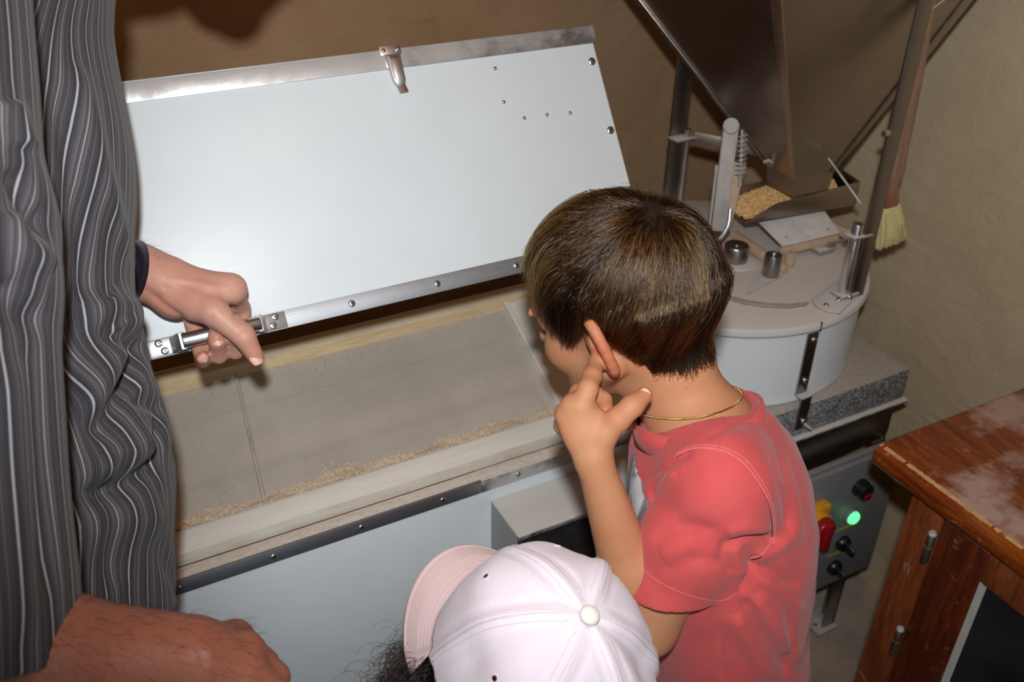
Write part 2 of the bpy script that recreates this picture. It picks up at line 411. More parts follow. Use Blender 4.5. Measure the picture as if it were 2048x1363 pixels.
# sieve frame, sloping down to the front
u_s = Vector((0, .190, .084)).normalized()        # up the slope
n_s = Vector((0, -u_s.z, u_s.y))
def sprism(x0, x1, poly): return MB().prism([(x0, y, z) for y, z in poly], (0, 0, 0), (x1 - x0, 0, 0))
sfr = sprism(-.01, .655, [(.924, .7428), (.924, .763), (.947, .7755), (.953, .7755), (.953, .7428)]).build('sieve_board', M['pine_dusty'], sif, .0012)
sprism(-.01, .655, [(1.139, .80), (1.139, .8745), (1.161, .8755), (1.161, .80)]).build('sieve_board', M['pine'], sif, .0012)
sprism(.594, .660, [(.953, .74), (.953, .7775), (1.139, .8655), (1.139, .80)]).build('sieve_board', M['pine_dusty'], sif, .003)
sprism(-.018, .035, [(.953, .74), (.953, .7775), (1.139, .8655), (1.139, .80)]).build('sieve_board', M['pine_dusty'], sif, .003)
sprism(.592, .600, [(.955, .778), (.955, .7815), (1.139, .8685), (1.139, .865)]).build('sieve_edge_strip', M['pine_dusty'], sif, .001)
sprism(.66, .703, [(.93, .735), (.93, .752), (1.17, .862), (1.17, .80)]).build('end_shelf', M['pine_dusty'], sif, .001)
ga = MB(); nx, ny = 60, 20
ga.add([(.035 + (.594 - .035) * i / (nx - 1), .953 + .186 * j / (ny - 1), .7705 + .084 * j / (ny - 1) - .0025 * math.sin(math.pi * j / (ny - 1)) * math.sin(math.pi * i / (nx - 1))) for j in range(ny) for i in range(nx)],
       [(j * nx + i, j * nx + i + 1, (j + 1) * nx + i + 1, (j + 1) * nx + i) for j in range(ny - 1) for i in range(nx - 1)])
ga.build('sieve_gauze', M['gauze'], sif, autosharp=False)
MB().box(.036, .593, 1.035, 1.062, .775, .790).build('cross_beam', M['pine'], sif, .001)
MB().tube([(.168, 1.137, .8565), (.149, .956, .776)], .0022, 8).build('gauze_rod', M['steel_dull'], sif)
MB().tube([(.113, 1.050, .806), (.124, .975, .772)], .0022, 8).build('gauze_rod', M['steel_dull'], sif)
MB().tube([(.128, .975, .745), (.128, 1.02, .752)], .016, 20).build('cleaning_roller', M['white_rubber'], sif, .002)
# bran ridge against the near board, and flakes lying on the gauze: nobody could count them
def flakes(name, pts, smin, smax, mat, parent, seed=3, up=None):
    r = random.Random(seed); m = MB()
    for p in pts:
        s = r.uniform(smin, smax); R = Euler((r.uniform(-.5, .5), r.uniform(-.5, .5), r.uniform(0, 6.28))).to_matrix()
        if up is not None: R = up @ R
        a, b, h = s, s * r.uniform(.35, .8), s * .12
        q = [Vector((-a, -b * .5, 0)), Vector((0, -b, h)), Vector((a, -b * .2, 0)), Vector((a * .6, b * .8, h)), Vector((-a * .5, b, 0)), Vector((0, 0, h * 2.2))]
        m.add([Vector(p) + R @ v for v in q], [(0, 1, 5), (1, 2, 5), (2, 3, 5), (3, 4, 5), (4, 0, 5)])
    o = m.build(name, mat, parent, autosharp=False); o['kind'] = 'stuff'; return o
upm = Matrix.Rotation(math.atan2(.084, .186), 3, 'X')
pts = []
for i in range(9500):
    x = rnd.uniform(.034, .593)
    w = .0135 + .0028 * math.sin(x * 31) + .0022 * math.sin(x * 77 + 1) + (.002 if x < .3 else 0)
    t = abs(rnd.gauss(0, .45)) * w
    y = .9535 + min(t, .03); h = max(0, .0065 * (1 - t / max(w, .004)))
    pts.append((x, y, .7712 + (y - .953) * .4516 + rnd.uniform(0, 1) * h))
flakes('bran_ridge', pts, .0007, .0018, M['bran'], sif, 5, upm)
m = MB(); nx = 140
for i in range(nx):
    x = .035 + .558 * i / (nx - 1); w = .014 + .0028 * math.sin(x * 31) + .0022 * math.sin(x * 77 + 1); h = .006 + .002 * math.sin(x * 53)
    for k, (yy, hh) in enumerate(((0, 1), (.35, .75), (.7, .3), (1, 0))):
        y = .9532 + w * yy; m.v.append((x, y, .7708 + (y - .953) * .4516 + h * hh))
for i in range(nx - 1):
    for k in range(3): a = i * 4 + k; m.f.append((a, a + 4, a + 5, a + 1))
o = m.build('bran_bed', M['bran'], sif, autosharp=False); o['kind'] = 'stuff'
pts = []
for i in range(900):
    a, b = rnd.uniform(0, 1), rnd.random() ** 1.2
    pts.append((.037 + .554 * a, .956 + .180 * b, .7728 + .0813 * b + .0006))
flakes('bran_flakes', pts, .0005, .0014, M['bran'], sif, 8, upm)
pts = []
for i in range(150):   # long husks sticking to the gauze near the far board
    b = 1 - abs(rnd.gauss(0, .10)); pts.append((rnd.uniform(.05, .59), .956 + .182 * b, .7735 + .083 * b + .0012))
M['husk'] = simple('dark_husk', srgb(150, 124, 96), 0.8, var=.3, scale=200)
flakes('husk_flecks', pts, .0004, .0013, M['husk'], sif, 9, upm)

# ---- lid, held open: s runs up the board, n points out of its face
LO = Vector((0, .937, 1.037)); LU = Vector((0, .5678, .8232)); LN = Vector((0, -.8232, .5678))
def L(x, s, n): return Vector((x, 0, 0)) + LO + LU * s + LN * n
LM = Matrix(((1, 0, 0, LO.x), (0, LU.y, LN.y, LO.y), (0, LU.z, LN.z, LO.z), (0, 0, 0, 1)))
def lbox(m, x0, x1, s0, s1, n0, n1): return m.box(x0, x1, s0, s1, n0, n1, LM)
lid = lbox(MB(), .035, .706, .001, .290, -.011, 0).build('lid', M['plastic'], sif, .0025, 3)
lbox(MB(), .030, .7065, -.0015, .0195, -.0005, .0018).build('lower_strip', M['alu'], lid, .0005)
ts = MB(); lbox(ts, .028, .7105, .2815, .3065, -.0005, .0018); lbox(ts, .028, .7105, .3045, .3065, -.016, .0018)
ts.build('upper_strip', metal('stained_aluminium', (.60, .60, .61, 1), .42, (1, 30, 30), .30, srgb(170, 160, 150), 14), lid, .0005)
for x in (.285, .396, .507, .618): place('screw', SCREW_CROSS, lid, frame_matrix(L(x, .0092, .0018), LN, (1, .4, 0)))
for x, s in ((.6955, .257), (.6965, .160), (.6965, .062)): place('screw', SCREW_SLOT, lid, frame_matrix(L(x, s, 0), LN, (1, 1, .3)))
for x, s in ((.549, .265), (.549, .220), (.572, .195), (.606, .1945), (.641, .192)): place('screw_tip', SCREW_TIP, lid, frame_matrix(L(x, s, 0), LN))
# tubular handle on the lower edge
hd = MB(); N_BAR = .032
hd.tube([L(.086, .009, N_BAR), L(.171, .009, N_BAR)], .0085, 24)
hnd = hd.build('handle_tube', M['chrome'], lid, .0012)
for s in (1, -1):
    xo = .169 if s > 0 else .088
    f = lambda d: xo + s * d
    pm = MB(); prof = [(f(0), .0025), (f(0), N_BAR - .001), (f(.004), N_BAR + .001), (f(.0075), N_BAR - .012), (f(.012), .0045), (f(.034), .0040), (f(.034), .0019), (f(.010), .0019), (f(.004), N_BAR - .008)]
    prof = [(f(-.002), N_BAR - .006), (f(-.002), N_BAR + .002), (f(.0045), N_BAR + .002), (f(.012), .0048), (f(.036), .0042), (f(.036), .0018), (f(.009), .0018), (f(.002), N_BAR - .006)]
    lo, hi = -.0005, .0185
    a = [L(x, lo, n) for x, n in prof]; b = [L(x, hi, n) for x, n in prof]; n_ = len(prof)
    pm.add(a + b, [tuple(range(n_))[::-1], tuple(range(n_, 2 * n_))] + [(i, (i + 1) % n_, n_ + (i + 1) % n_, n_ + i) for i in range(n_)])
    pm.build('handle_plate', M['plate'], lid, .0008)
    place('screw', SCREW_CROSS, lid, frame_matrix(L(f(.024), .0142, .0042), LN, (1, .3, 0)))
    place('screw', SCREW_CROSS, lid, frame_matrix(L(f(.0195), .0048, .0042), LN, (1, .7, 0)))
# toggle latch hanging from the upper strip
lt = MB()
lbox(lt, .400, .428, .2985, .3105, .0018, .0032)
lbox(lt, .4035, .4245, .283, .300, .0018, .0034)
lt.build('latch_base', M['latch'], lid, .0012)
lb = MB()
lb.prism([L(.4040, .2970, .003), L(.4240, .2970, .003), L(.4225, .2640, .003), L(.4175, .2570, .003), L(.4090, .2570, .003), L(.4060, .2660, .003)], (0, 0, 0), LN * .0055)
lb.build('latch_cover', M['latch'], lid, .0018, 3)
lv = MB()
prof = [(.2955, .009), (.290, .0115), (.268, .0115), (.262, .0095), (.256, .0098), (.2485, .0135), (.2475, .0120), (.2555, .0080), (.262, .0075), (.268, .0095), (.290, .0095), (.2955, .007)]
a = [L(.4085, s, n) for s, n in prof]; b = [L(.4200, s, n) for s, n in prof]; n_ = len(prof)
lv.add(a + b, [tuple(range(n_))[::-1], tuple(range(n_, 2 * n_))] + [(i, (i + 1) % n_, n_ + (i + 1) % n_, n_ + i) for i in range(n_)])
lv.build('latch_lever', M['latch'], lid, .0008)
for x in (.4045, .4235): place('rivet', SCREW_TIP, lid, frame_matrix(L(x, .3045, .0032), LN))
# hinged stay that carries the lid at its hidden left end
MB().tube([L(.05, .27, -.012), (.05, 1.165, 1.05), (.05, 1.176, .85)], .005, 10).build('lid_stay', M['steel_dull'], sif)

# ------------------------------------------------------------------ outlet hood on the chest front
OX0, OX1 = .4515, .672
ho = empty('outlet_hood', (.56, .86, .40), 'grey sheet-steel outlet hood with black flap, on the chest front behind the pink cap', 'hood')
m = MB(); m.box(OX0, OX1, .8205, BYF - .0005, .6965, .699); m.box(OX0, OX1, .8185, .8205, .690, .699)
m.build('top_sheet', metal('floury_hood_sheet', (.58, .57, .55, 1), .4, (1, 12, 12), .54, srgb(196, 190, 182), 22), ho, .0012, 3)
MB().box(OX0, OX0 + .002, .8235, BYF - .0005, .44, .6965).build('side_sheet', M['steel_dull'], ho)
MB().box(OX1 - .002, OX1, .8235, BYF - .0005, .44, .6965).build('side_sheet', M['steel_dull'], ho)
MB().box(OX0 + .002, OX1 - .002, .8275, .8305, .42, .6963).build('rubber_flap', M['black_rubber'], ho)
m = MB(); m.box(OX0 - .0, OX1, .8225, .8235, .44, .448); m.box(OX0 + .0, OX0 + .006, .8218, .8235, .44, .6965); m.box(OX1 - .006, OX1, .8218, .8235, .44, .6965)
m.build('front_rim', M['steel_dull'], ho)
MB().box(OX0 + .03, OX1 - .03, .8305, BYF - .0005, .44, .45).build('inner_chute', M['steel_dull'], ho)
# ------------------------------------------------------------------ mill table: granite slab on a steel frame
GX0, GX1, GY0, GY1, GZ0, GZ1 = .775, 1.303, .905, 1.425, .604, .668
tb = empty('mill_table', (1.04, 1.16, 0), 'steel framed table with a thick speckled granite slab under the round mill', 'table')
MB().box(GX0, GX1, GY0, GY1, GZ0, GZ1).build('granite_slab', M['granite'], tb, .0018)
MB().box(GX0 - .005, GX1 + .006, GY0 - .010, GY1 + .006, .5985, .604).build('top_plate', M['steel_dusty'], tb, .001)
MB().box(GX0, GX1 + .002, GY0 + .012, GY0 + .016, .515, .5985).build('apron', M['steel_plain'], tb, .0008)
MB().box(GX1 - .002, GX1 + .002, GY0 + .016, GY1, .515, .5985).build('apron', M['steel_plain'], tb, .0008)
MB().box(GX0, GX1, GY1 - .004, GY1, .515, .5985).build('apron', M['steel_plain'], tb, .0008)
for lx, ly, s in ((1.255, .905, 1), (1.255, 1.37, 1), (.79, .94, 0), (.79, 1.37, 0)):
    m = MB(); m.box(lx, lx + .034, ly, ly + .005, .006, .515); m.box(lx + .029, lx + .034, ly, ly + .034, .006, .515)
    lg = m.build('leg', M['steel_vert'], tb, .0008)
    MB().box(lx - .022, lx + .036, ly - .012, ly + .045, 0, .006).build('foot_plate', M['steel_dull'], lg, .001)
    place('bolt', SCREW_HEX, lg, frame_matrix((lx - .008, ly + .012, .006), (0, 0, 1)))

# ------------------------------------------------------------------ control box
CY = .880
cb = empty('control_box', (1.05, CY + .02, .20), 'grey control box with green lamp and knobs under the granite table', 'control box')
tl = (1.0416, 0.8800, 0.5115); br = (1.3186, 0.8800, 0.1960)
CX0, CX1, CZ0, CZ1 = .80, br[0] + .002, br[2] - .012, .512
MB().box(CX0, CX1, CY + .012, GY0 - .0012, CZ0, CZ1).build('box_body', M['grey_paint'], cb, .003, 3)
MB().box(CX0 + .003, CX1 - .003, CY, CY + .0115, CZ0 + .003, CZ1 - .004).build('box_door', M['grey_paint'], cb, .0035, 3)
FN = (0, -1, 0)
def face(p, d=0.0): return (p[0], CY - d, p[2])
# green pilot lamp
c = face((1.2129, 0.8800, 0.3714))
g = MB().lathe([(.0165, 0), (.0165, .004), (.0145, .006)], c, 28, FN).build('lamp_collar', M['grey_paint'], cb)
MB().lathe([(.0135, .0055), (.0135, .010), (.011, .0135), (.006, .0150)], c, 28, FN).build('lamp_lens', M['green'], g)
# black push button with a red insert
c = face((1.2146, 0.8800, 0.4437))
b = MB().lathe([(.0185, 0), (.0185, .010), (.0165, .012), (.0165, .021), (.0145, .023)], c, 28, FN).build('push_button', M['black_plastic'], cb)
MB().box(c[0] - .008, c[0] + .010, CY - .0255, CY - .0225, c[2] - .013, c[2] - .002).build('button_insert', M['red_plastic'], b, .0012)
# two black turn knobs and the yellow index lines beside them
def knob(c, a):
    k = MB().lathe([(.0165, 0), (.0165, .006), (.0150, .008), (.0140, .012)], c, 28, FN).build('turn_knob', M['black_plastic'], cb)
    R = Matrix.Translation(c) @ Matrix.Rotation(a, 4, 'Y')
    MB().box(-.0045, .0045, -.030, -.010, -.016, .013, R).build('knob_grip', M['black_plastic'], k, .0018)
    MB().box(-.0012, .0012, -.0304, -.0298, -.003, .012, R).build('knob_mark', M['white_paint'], k)
knob(face((1.2077, 0.8800, 0.3042)), math.radians(-24)); knob(face((1.2017, 0.8800, 0.2416)), math.radians(-28))
M['yellow_line'] = simple('yellow_line', srgb(190, 160, 30), .6)
for pa, pb in (((1.1663, 0.8800, 0.3434), (1.2410, 0.8800, 0.3415)), ((1.1751, 0.8800, 0.2785), (1.2380, 0.8800, 0.2759))):
    a, b2 = Vector(face(pa)), Vector(face(pb)); d = (b2 - a); m = MB()
    w = Vector((-d.z, 0, d.x)).normalized() * .0016
    m.prism([a - w, b2 - w, b2 + w, a + w], (0, -.0008, 0), (0, .0005, 0)); m.build('index_line', M['yellow_line'], cb)
# yellow main switch with a red handle
c = Vector(face((1.0961, 0.8800, 0.4201)))
m = MB(); m.box(c.x - .034, c.x + .031, CY - .020, CY + .0005, c.z - .034, c.z + .030)
sw = m.build('main_switch', M['yellow_plastic'], cb, .003)
MB().lathe([(.026, .020), (.026, .030), (.023, .032)], (c.x, CY, c.z), 32, FN).build('switch_collar', M['yellow_plastic'], sw)
m = MB(); m.lathe([(.0215, .032), (.0215, .046), (.019, .049)], (c.x, CY, c.z), 32, FN)
m.box(c.x - .0075, c.x + .0075, CY - .055, CY - .036, c.z - .040, c.z + .018); m.build('switch_handle', M['red_plastic'], sw, .0015)
MB().box(c.x - .020, c.x + .004, CY - .0015, CY + .0003, c.z - .064, c.z - .040).build('switch_tag', M['white_paint'], cb)
MB().box(c.x + .006, c.x + .0095, CY - .004, CY + .0003, c.z - .085, c.z - .036).build('tag_clip', M['black_plastic'], cb, .0008)

# ------------------------------------------------------------------ the stone mill itself
CXM, CYM, RM = 1.06, 1.17, .25
ml = empty('grain_mill', (CXM, CYM, GZ1), 'round white grain mill with steel feed hopper, standing on granite slab', 'grain mill')
MB().lathe([(RM - .006, GZ1 + .0006), (RM, GZ1 + .004), (RM, .8085), (RM - .004, .8105)], (CXM, CYM, 0), 128).build('drum', M['plastic_drum'], ml)
cp = MB().lathe([(RM - .002, .8110), (RM + .006, .8125), (RM + .0085, .816), (RM + .0085, .824), (RM + .0065, .828), (RM + .002, .8300), (.10, .8302), (.002, .8302)], (CXM, CYM, 0), 128).build('drum_cover', M['plastic_top'], ml)
ZT = .8304
# strap clamps down the front
sx = 1.047
st = MB().box(sx - .0115, sx + .0115, CYM - RM - .0055, CYM - RM - .0015, .688, .808).build('strap', M['steel_vert'], ml, .0008)
s2 = MB().box(sx - .0115, sx + .0115, GY0 - .0045, GY0 - .0005, .622, .688).build('strap', M['steel_vert'], ml, .0008)
m = MB(); m.box(sx - .0115, sx + .0115, GY0 - .0045, CYM - RM + .0, .686, .6895); m.build('strap_step', M['steel_dusty'], ml)
for z, y in ((.797, CYM - RM - .0055), (.716, CYM - RM - .0055)):
    place('bolt', SCREW_HEX, st, frame_matrix((sx + .001, y, z), FN))
place('bolt', SCREW_HEX, s2, frame_matrix((sx + .002, GY0 - .0045, .640), FN))
MB().tube([(sx + .004, GY0 - .006, .634), (sx + .010, GY0 - .020, .628)], .003, 10).build('clamp_bolt', M['chrome'], ml)
MB().box(sx + .008, sx + .0098, CYM - RM - .0095, CYM - RM - .006, .812, .829).build('cover_slit', M['black_plastic'], ml)

# ---- things on the cover
hub = (1.0660, 1.1454, 0.8300); knb = (1.0852, 1.0716, 0.8300)
MB().lathe([(.040, 0), (.040, .0022), (.038, .003)], (hub[0], hub[1], ZT), 48).build('hub_washer', M['plastic_top'], ml)
MB().lathe([(.0225, .003), (.0225, .030), (.021, .0325), (.006, .033), (.006, .035)], (hub[0], hub[1], ZT), 40).build('hub', M['steel_vert'], ml)
MB().lathe([(.0150, 0), (.0150, .040), (.0140, .0425), (.006, .0425), (.006, .044)], (knb[0], knb[1], ZT), 36).build('post', M['steel_vert'], ml)
place('bolt', SCREW_HEX, ml, frame_matrix((knb[0], knb[1], ZT + .0435), (0, 0, 1)))
m = MB(); m.prism([(0.9985, 1.0335, 0.8305), (1.1038, 1.0593, 0.8305), (1.1102, 1.0835, 0.8305), (1.0945, 1.0998, 0.8305), (1.0691, 1.0848, 0.8305)], (0, 0, 0), (0, 0, .0025)); m.build('pointer_plate', M['steel_dusty'], ml, .0006)
arc = [(0.9641, 1.0720, 0.8305), (0.9738, 1.0439, 0.8305), (0.9865, 1.0203, 0.8305), (1.0100, 0.9974, 0.8305), (1.0416, 0.9779, 0.8305), (1.0787, 0.9669, 0.8305)]
arc2 = [(0.9579, 1.0614, 0.8305), (0.9645, 1.0351, 0.8305), (0.9773, 1.0118, 0.8305), (1.0022, 0.9882, 0.8305), (1.0358, 0.9678, 0.8305), (1.0670, 0.9615, 0.8305)]
m = MB(); m.prism(arc + arc2[::-1], (0, 0, 0), (0, 0, .003)); m.build('scraper_arc', metal('stained_steel_arc', (.40, .36, .32, 1), .45, (1, 1, 1), .47, srgb(170, 158, 148), 60), ml, .0006)
# mast foot plate with bracket rod
fp = [(1.0877, 0.9719, 0.8305), (1.0782, 0.9522, 0.8305), (1.0828, 0.9315, 0.8305), (1.0969, 0.9154, 0.8305), (1.1394, 0.9348, 0.8305), (1.2187, 0.9756, 0.8305), (1.2077, 1.0036, 0.8305), (1.1659, 1.0017, 0.8305)]
m = MB(); m.prism(fp, (0, 0, 0), (0, 0, .0035)); fpl = m.build('mast_foot', M['steel_dusty'], ml, .0008)
for p in ((1.0933, 0.9435, 0.8340), (1.1256, 0.9480, 0.8340)): place('bolt', SCREW_TIP if p[1] > .95 else SCREW_HEX, fpl, frame_matrix((p[0], p[1], ZT + .0035), (0, 0, 1)))
mb_ = (1.1623, 0.9450, 0.8340)
m = MB(); m.box(mb_[0] - .013, mb_[0] + .016, mb_[1] - .0005, mb_[1] + .005, ZT + .003, 1.372); mast = m.build('mast', M['steel_vert'], ml, .0008)
rb = (1.1410, 0.9557, 0.8340)
MB().tube([(rb[0], rb[1], ZT + .004), (rb[0], rb[1], .968)], .0095, 20).build('mast_rod', M['chrome'], ml, .001)
def clamp(x0, x1, y0, y1, z): return MB().box(x0, x1, y0, y1, z, z + .005).build('rod_clamp', M['steel_dusty'], ml, .0012)
clamp(rb[0] - .014, mb_[0] + .004, rb[1] - .014, rb[1] + .014, ZT + .006)
clamp(rb[0] - .016, mb_[0] + .004, rb[1] - .013, rb[1] + .013, .945)
place('bolt', SCREW_HEX, ml, frame_matrix((rb[0] + .002, rb[1] - .014, ZT + .009), (0, -1, .2)))
bp = (1.1475, 0.9500, 1.1209)
MB().tube([(mb_[0] - .022, mb_[1] + .002, bp[2]), (mb_[0] - .012, mb_[1] + .002, bp[2])], .005, 12).build('mast_bolt', M['chrome'], ml)
# far mast with its rod and rail
fy = 1.36
fa = (1.0587, 1.3600, 0.8806); fb = (1.0980, 1.3600, 0.8732); fc = (1.0778, 1.3600, 1.1190)
MB().box(fa[0], fb[0] - .002, fy, fy + .005, ZT, 1.215).build('mast', M['steel_vert'], ml, .0008)
ra = (1.0862, 1.3450, 0.8885)
rt = (1.0860, 1.3450, 1.0113)
MB().tube([(ra[0], 1.345, ZT), (ra[0], 1.345, rt[2])], .0058, 16).build('mast_rod', M['chrome'], ml)
MB().box(ra[0] - .032, ra[0] + .018, 1.334, fy + .003, rt[2] - .020, rt[2] - .015).build('rod_clamp', M['steel_dusty'], ml, .001)
MB().box(ra[0] - .016, ra[0] + .016, 1.336, fy + .003, ZT, ZT + .006).build('rod_clamp', M['steel_dusty'], ml, .001)
rl0, rl1 = (1.0969, 1.3400, 1.0063), (1.1816, 1.2500, 0.9961)
m = MB(); m.prism([Vector(rl0), Vector(rl1), Vector(rl1) - Vector((0, 0, .022)), Vector(rl0) - Vector((0, 0, .022))], (0, 0, 0), (.0, .004, 0)); m.build('cross_rail', metal('warm_steel_rail', (.40, .33, .27, 1), .40, (1, 1, 1)), ml, .0006)
# lever bracket, spring, hook
def bar(pa, pb, w, d, mat, name, bev=.0012, wdir=None):
    a, b = Vector(pa), Vector(pb); z = (b - a); x = Vector(wdir) if wdir is not None else CAM_R
    F = frame_matrix(a, z, x); m = MB(); m.box(-w / 2, w / 2, -d / 2, d / 2, 0, z.length, F); return m.build(name, mat, ml, bev)
M['lever'] = metal('floury_lever', (.42, .41, .40, 1), .45, (1, 1, 1), .66, srgb(186, 178, 172), 26)
p0, p1 = (0.9961, 1.1217, 0.9145), (1.0223, 1.1557, 1.0857)
lev = bar(p0, p1, .026, .010, M['lever'], 'lever_arm', .003)
MB().lathe([(.0125, -.008), (.0135, -.006), (.0135, .006), (.0125, .008)], p1, 28, (Vector(p1) - Vector(CAM_POS)).normalized()).build('lever_eye', M['lever'], ml, .001)
bar((0.9985, 1.1395, 0.9131), (1.0164, 1.1629, 1.0160), .016, .006, M['lever'], 'lever_rib', .001)
bar((1.0265, 1.1438, 0.9026), (1.0559, 1.1608, 1.0145), .024, .008, M['stick'], 'lever_plate', .001)
sp = []
sa, sb = Vector((1.0527, 1.1486, 0.9949)), Vector((1.0587, 1.1668, 1.0628)); ax = (sb - sa); F = frame_matrix(sa, ax)
for i in range(150):
    t = i / 149; a = t * 2 * math.pi * 9; sp.append(F @ Vector((.0085 * math.cos(a), .0085 * math.sin(a), ax.length * t)))
MB().tube(sp, .0016, 6).build('spring', M['steel_dull'], ml)
MB().tube([sa - ax * .25, sb + ax * .1], .0035, 10).build('spring_pin', M['steel_dull'], ml)
MB().tube([(0.9936, 1.1148, 0.9029), (1.0001, 1.1114, 0.9124), (1.0070, 1.1108, 0.9262), (1.0104, 1.1131, 0.9357), (1.0125, 1.1170, 0.9485), (1.0138, 1.1184, 0.9533)], .0042, 12).build('hook', M['chrome'], ml)
# wooden bar, sloping cover plate, its block and adjusting screw
def plate(pts, th, mat, name, bev=.0008):
    ps = [Vector(p) for p in pts]; n = (ps[1] - ps[0]).cross(ps[2] - ps[0]).normalized()
    if n.z < 0: n = -n
    m = MB(); m.prism(ps, (0, 0, 0), n * -th); return m.build(name, mat, ml, bev)
wa, wb_ = Vector((1.1008, 1.1936, 0.8620)), Vector((1.1129, 1.0660, 0.8480))
d = (wb_ - wa).normalized(); wd = Vector((-d.y, d.x, 0)).normalized()
m = MB(); m.prism([wa + wd * .007, wb_ + wd * .007, wb_ - wd * .007, wa - wd * .007], (0, 0, -.016), (0, 0, 0)); m.build('wooden_bar', M['stick'], ml, .001)
pl = [(1.1403, 1.1843, 0.8800), (1.2556, 1.1404, 0.9000), (1.2608, 1.0912, 0.8680), (1.1452, 1.1135, 0.8560)]
cvp = plate(pl, .004, M['steel_dusty'], 'cover_plate')
for p in ((1.1625, 1.1256, 0.8640), (1.2417, 1.1054, 0.8720)): place('bolt', SCREW_TIP, cvp, frame_matrix((p[0], p[1], p[2] + .001), (0, 0, 1)))
pf = [Vector(pl[3]), Vector(pl[2])]
m = MB(); m.prism([pf[0] - Vector((0, 0, .004)), pf[1] - Vector((0, 0, .004)), pf[1] - Vector((0, 0, .020)), pf[0] - Vector((0, 0, .020))], (0, .002, 0), (0, .010, 0)); m.build('plate_apron', M['stick'], ml, .0006)
b0 = (1.2445, 1.0978, 0.8320)
m = MB(); m.box(b0[0] - .030, b0[0] + .006, b0[1] - .010, b0[1] + .012, ZT + .004, ZT + .012); m.build('adjuster_base', M['steel_dusty'], ml, .001)
m = MB(); m.box(b0[0] - .006, b0[0] + .010, b0[1] - .008, b0[1] + .012, ZT + .004, ZT + .024); m.build('adjuster_block', M['steel_dull'], ml, .002)
MB().tube([(b0[0] + .008, b0[1] + .002, ZT + .017), (b0[0] + .085, b0[1] - .004, ZT + .017)], .0028, 10).build('adjuster_screw', M['steel'], ml)
w0 = (1.1379, 1.0837, 0.8320)
m = MB(); m.box(w0[0] - .008, w0[0] + .010, w0[1] - .006, w0[1] + .008, ZT, ZT + .028); m.build('wood_peg', M['stick'], ml, .003)
bar((1.3006, 1.1480, 0.8500), (1.3211, 1.1052, 0.8400), .018, .012, M['stick'], 'side_bar', .001, (0, 0, 1))
bar((1.2221, 1.1894, 0.9500), (1.1300, 1.1743, 1.0000), .012, .006, M['lever'], 'chute_hanger', .001)
# ---- feed chute: an open U tray sloping to the hub
nl, nr = Vector((1.0934, 1.1616, 0.8920)), Vector((1.3042, 1.1115, 0.9050))
dirc = (nr - nl).normalized(); sd = Vector((-dirc.y, dirc.x, 0)).normalized()
W_C = .085; up = Vector((0, 0, 1))
def tray(pts, th): m = MB(); m.prism(pts, (0, 0, 0), th); return m
fl = nl + sd * W_C; fr = nr + sd * W_C
tray([nl, nr, fr, fl], (0, 0, .002)).build('chute_floor', M['steel_plain'], ml, .0005)
tray([nl, nr, nr + up * .048, nl + dirc * .055 + up * .030, nl + up * .002], sd * .002).build('chute_wall', M['steel_plain'], ml, .0005)
tray([fl, fr, fr + up * .048, fl + dirc * .02 + up * .034, fl + up * .02], sd * -.002).build('chute_wall', M['steel_plain'], ml, .0005)
tray([nr, fr, fr + up * .048, nr + up * .048], dirc * .002).build('chute_end', M['steel_plain'], ml, .0005)
# grain lying in the chute
r = random.Random(4); gm = MB()
ico = bmesh.new(); bmesh.ops.create_icosphere(ico, subdivisions=1, radius=1.0); iv = [v.co.copy() for v in ico.verts]; ifc = [tuple(v.index for v in f.verts) for f in ico.faces]; ico.free()
for i in range(2600):
    a = r.uniform(-.004, .185) if i % 7 else r.uniform(-.008, .02); b = r.uniform(.004, W_C - .004); hmax = .010 + .034 * min(1, max(0, a) / .10) * math.exp(-((b - W_C * .55) / .045) ** 2)
    p = nl + dirc * a + sd * b + up * (.003 + hmax * (1 - r.random() ** 2.2 * .35))
    R = Euler((r.uniform(0, 3), r.uniform(0, 3), r.uniform(0, 3))).to_matrix()
    gm.add([p + R @ Vector((v.x * .0032, v.y * .0016, v.z * .0015)) for v in iv], ifc)
o = gm.build('wheat_grains', M['grain'], ml, autosharp=False); o['kind'] = 'stuff'
m = MB(); NA, NB = 24, 8
for i in range(NA):
    for j in range(NB):
        a = .19 * i / (NA - 1); b = .003 + (W_C - .006) * j / (NB - 1)
        m.v.append(nl + dirc * a + sd * b + up * (.004 + (.006 + .032 * min(1, a / .10)) * math.exp(-((b - W_C * .55) / .045) ** 2)))
for i in range(NA - 1):
    for j in range(NB - 1): k = i * NB + j; m.f.append((k, k + NB, k + NB + 1, k + 1))
o = m.build('grain_bed', M['grain'], ml, autosharp=False); o['kind'] = 'stuff'
# ---- hopper: four folded sheets, corner seam strips, neck
HB = (1.155, 1.246, 1.122, 1.196, .980); k0 = .25
HT = (.983, 1.295, 1.012, 1.368, 1.230)
def hz(z):
    t = (z - HB[4]) / (HT[4] - HB[4]); return [HB[i] + (HT[i] - HB[i]) * t for i in range(4)]
ZH = 1.46; a0, a1, c0, c1 = hz(HB[4]); t0, t1, d0, d1 = hz(ZH); t1 = min(t1, XW - .03); d1 = min(d1, YW - .03)
B = [Vector((a0, c0, .98)), Vector((a1, c0, .98)), Vector((a1, c1, .98)), Vector((a0, c1, .98))]
T = [Vector((t0, d0, ZH)), Vector((t1, d0, ZH)), Vector((t1, d1, ZH)), Vector((t0, d1, ZH))]
for i in range(4):
    j = (i + 1) % 4; q = [B[i], B[j], T[j], T[i]]; n = (q[1] - q[0]).cross(q[3] - q[0]).normalized()
    m = MB(); m.prism(q, (0, 0, 0), -n * .002); m.build('hopper_sheet', M['steel_plain'], ml)
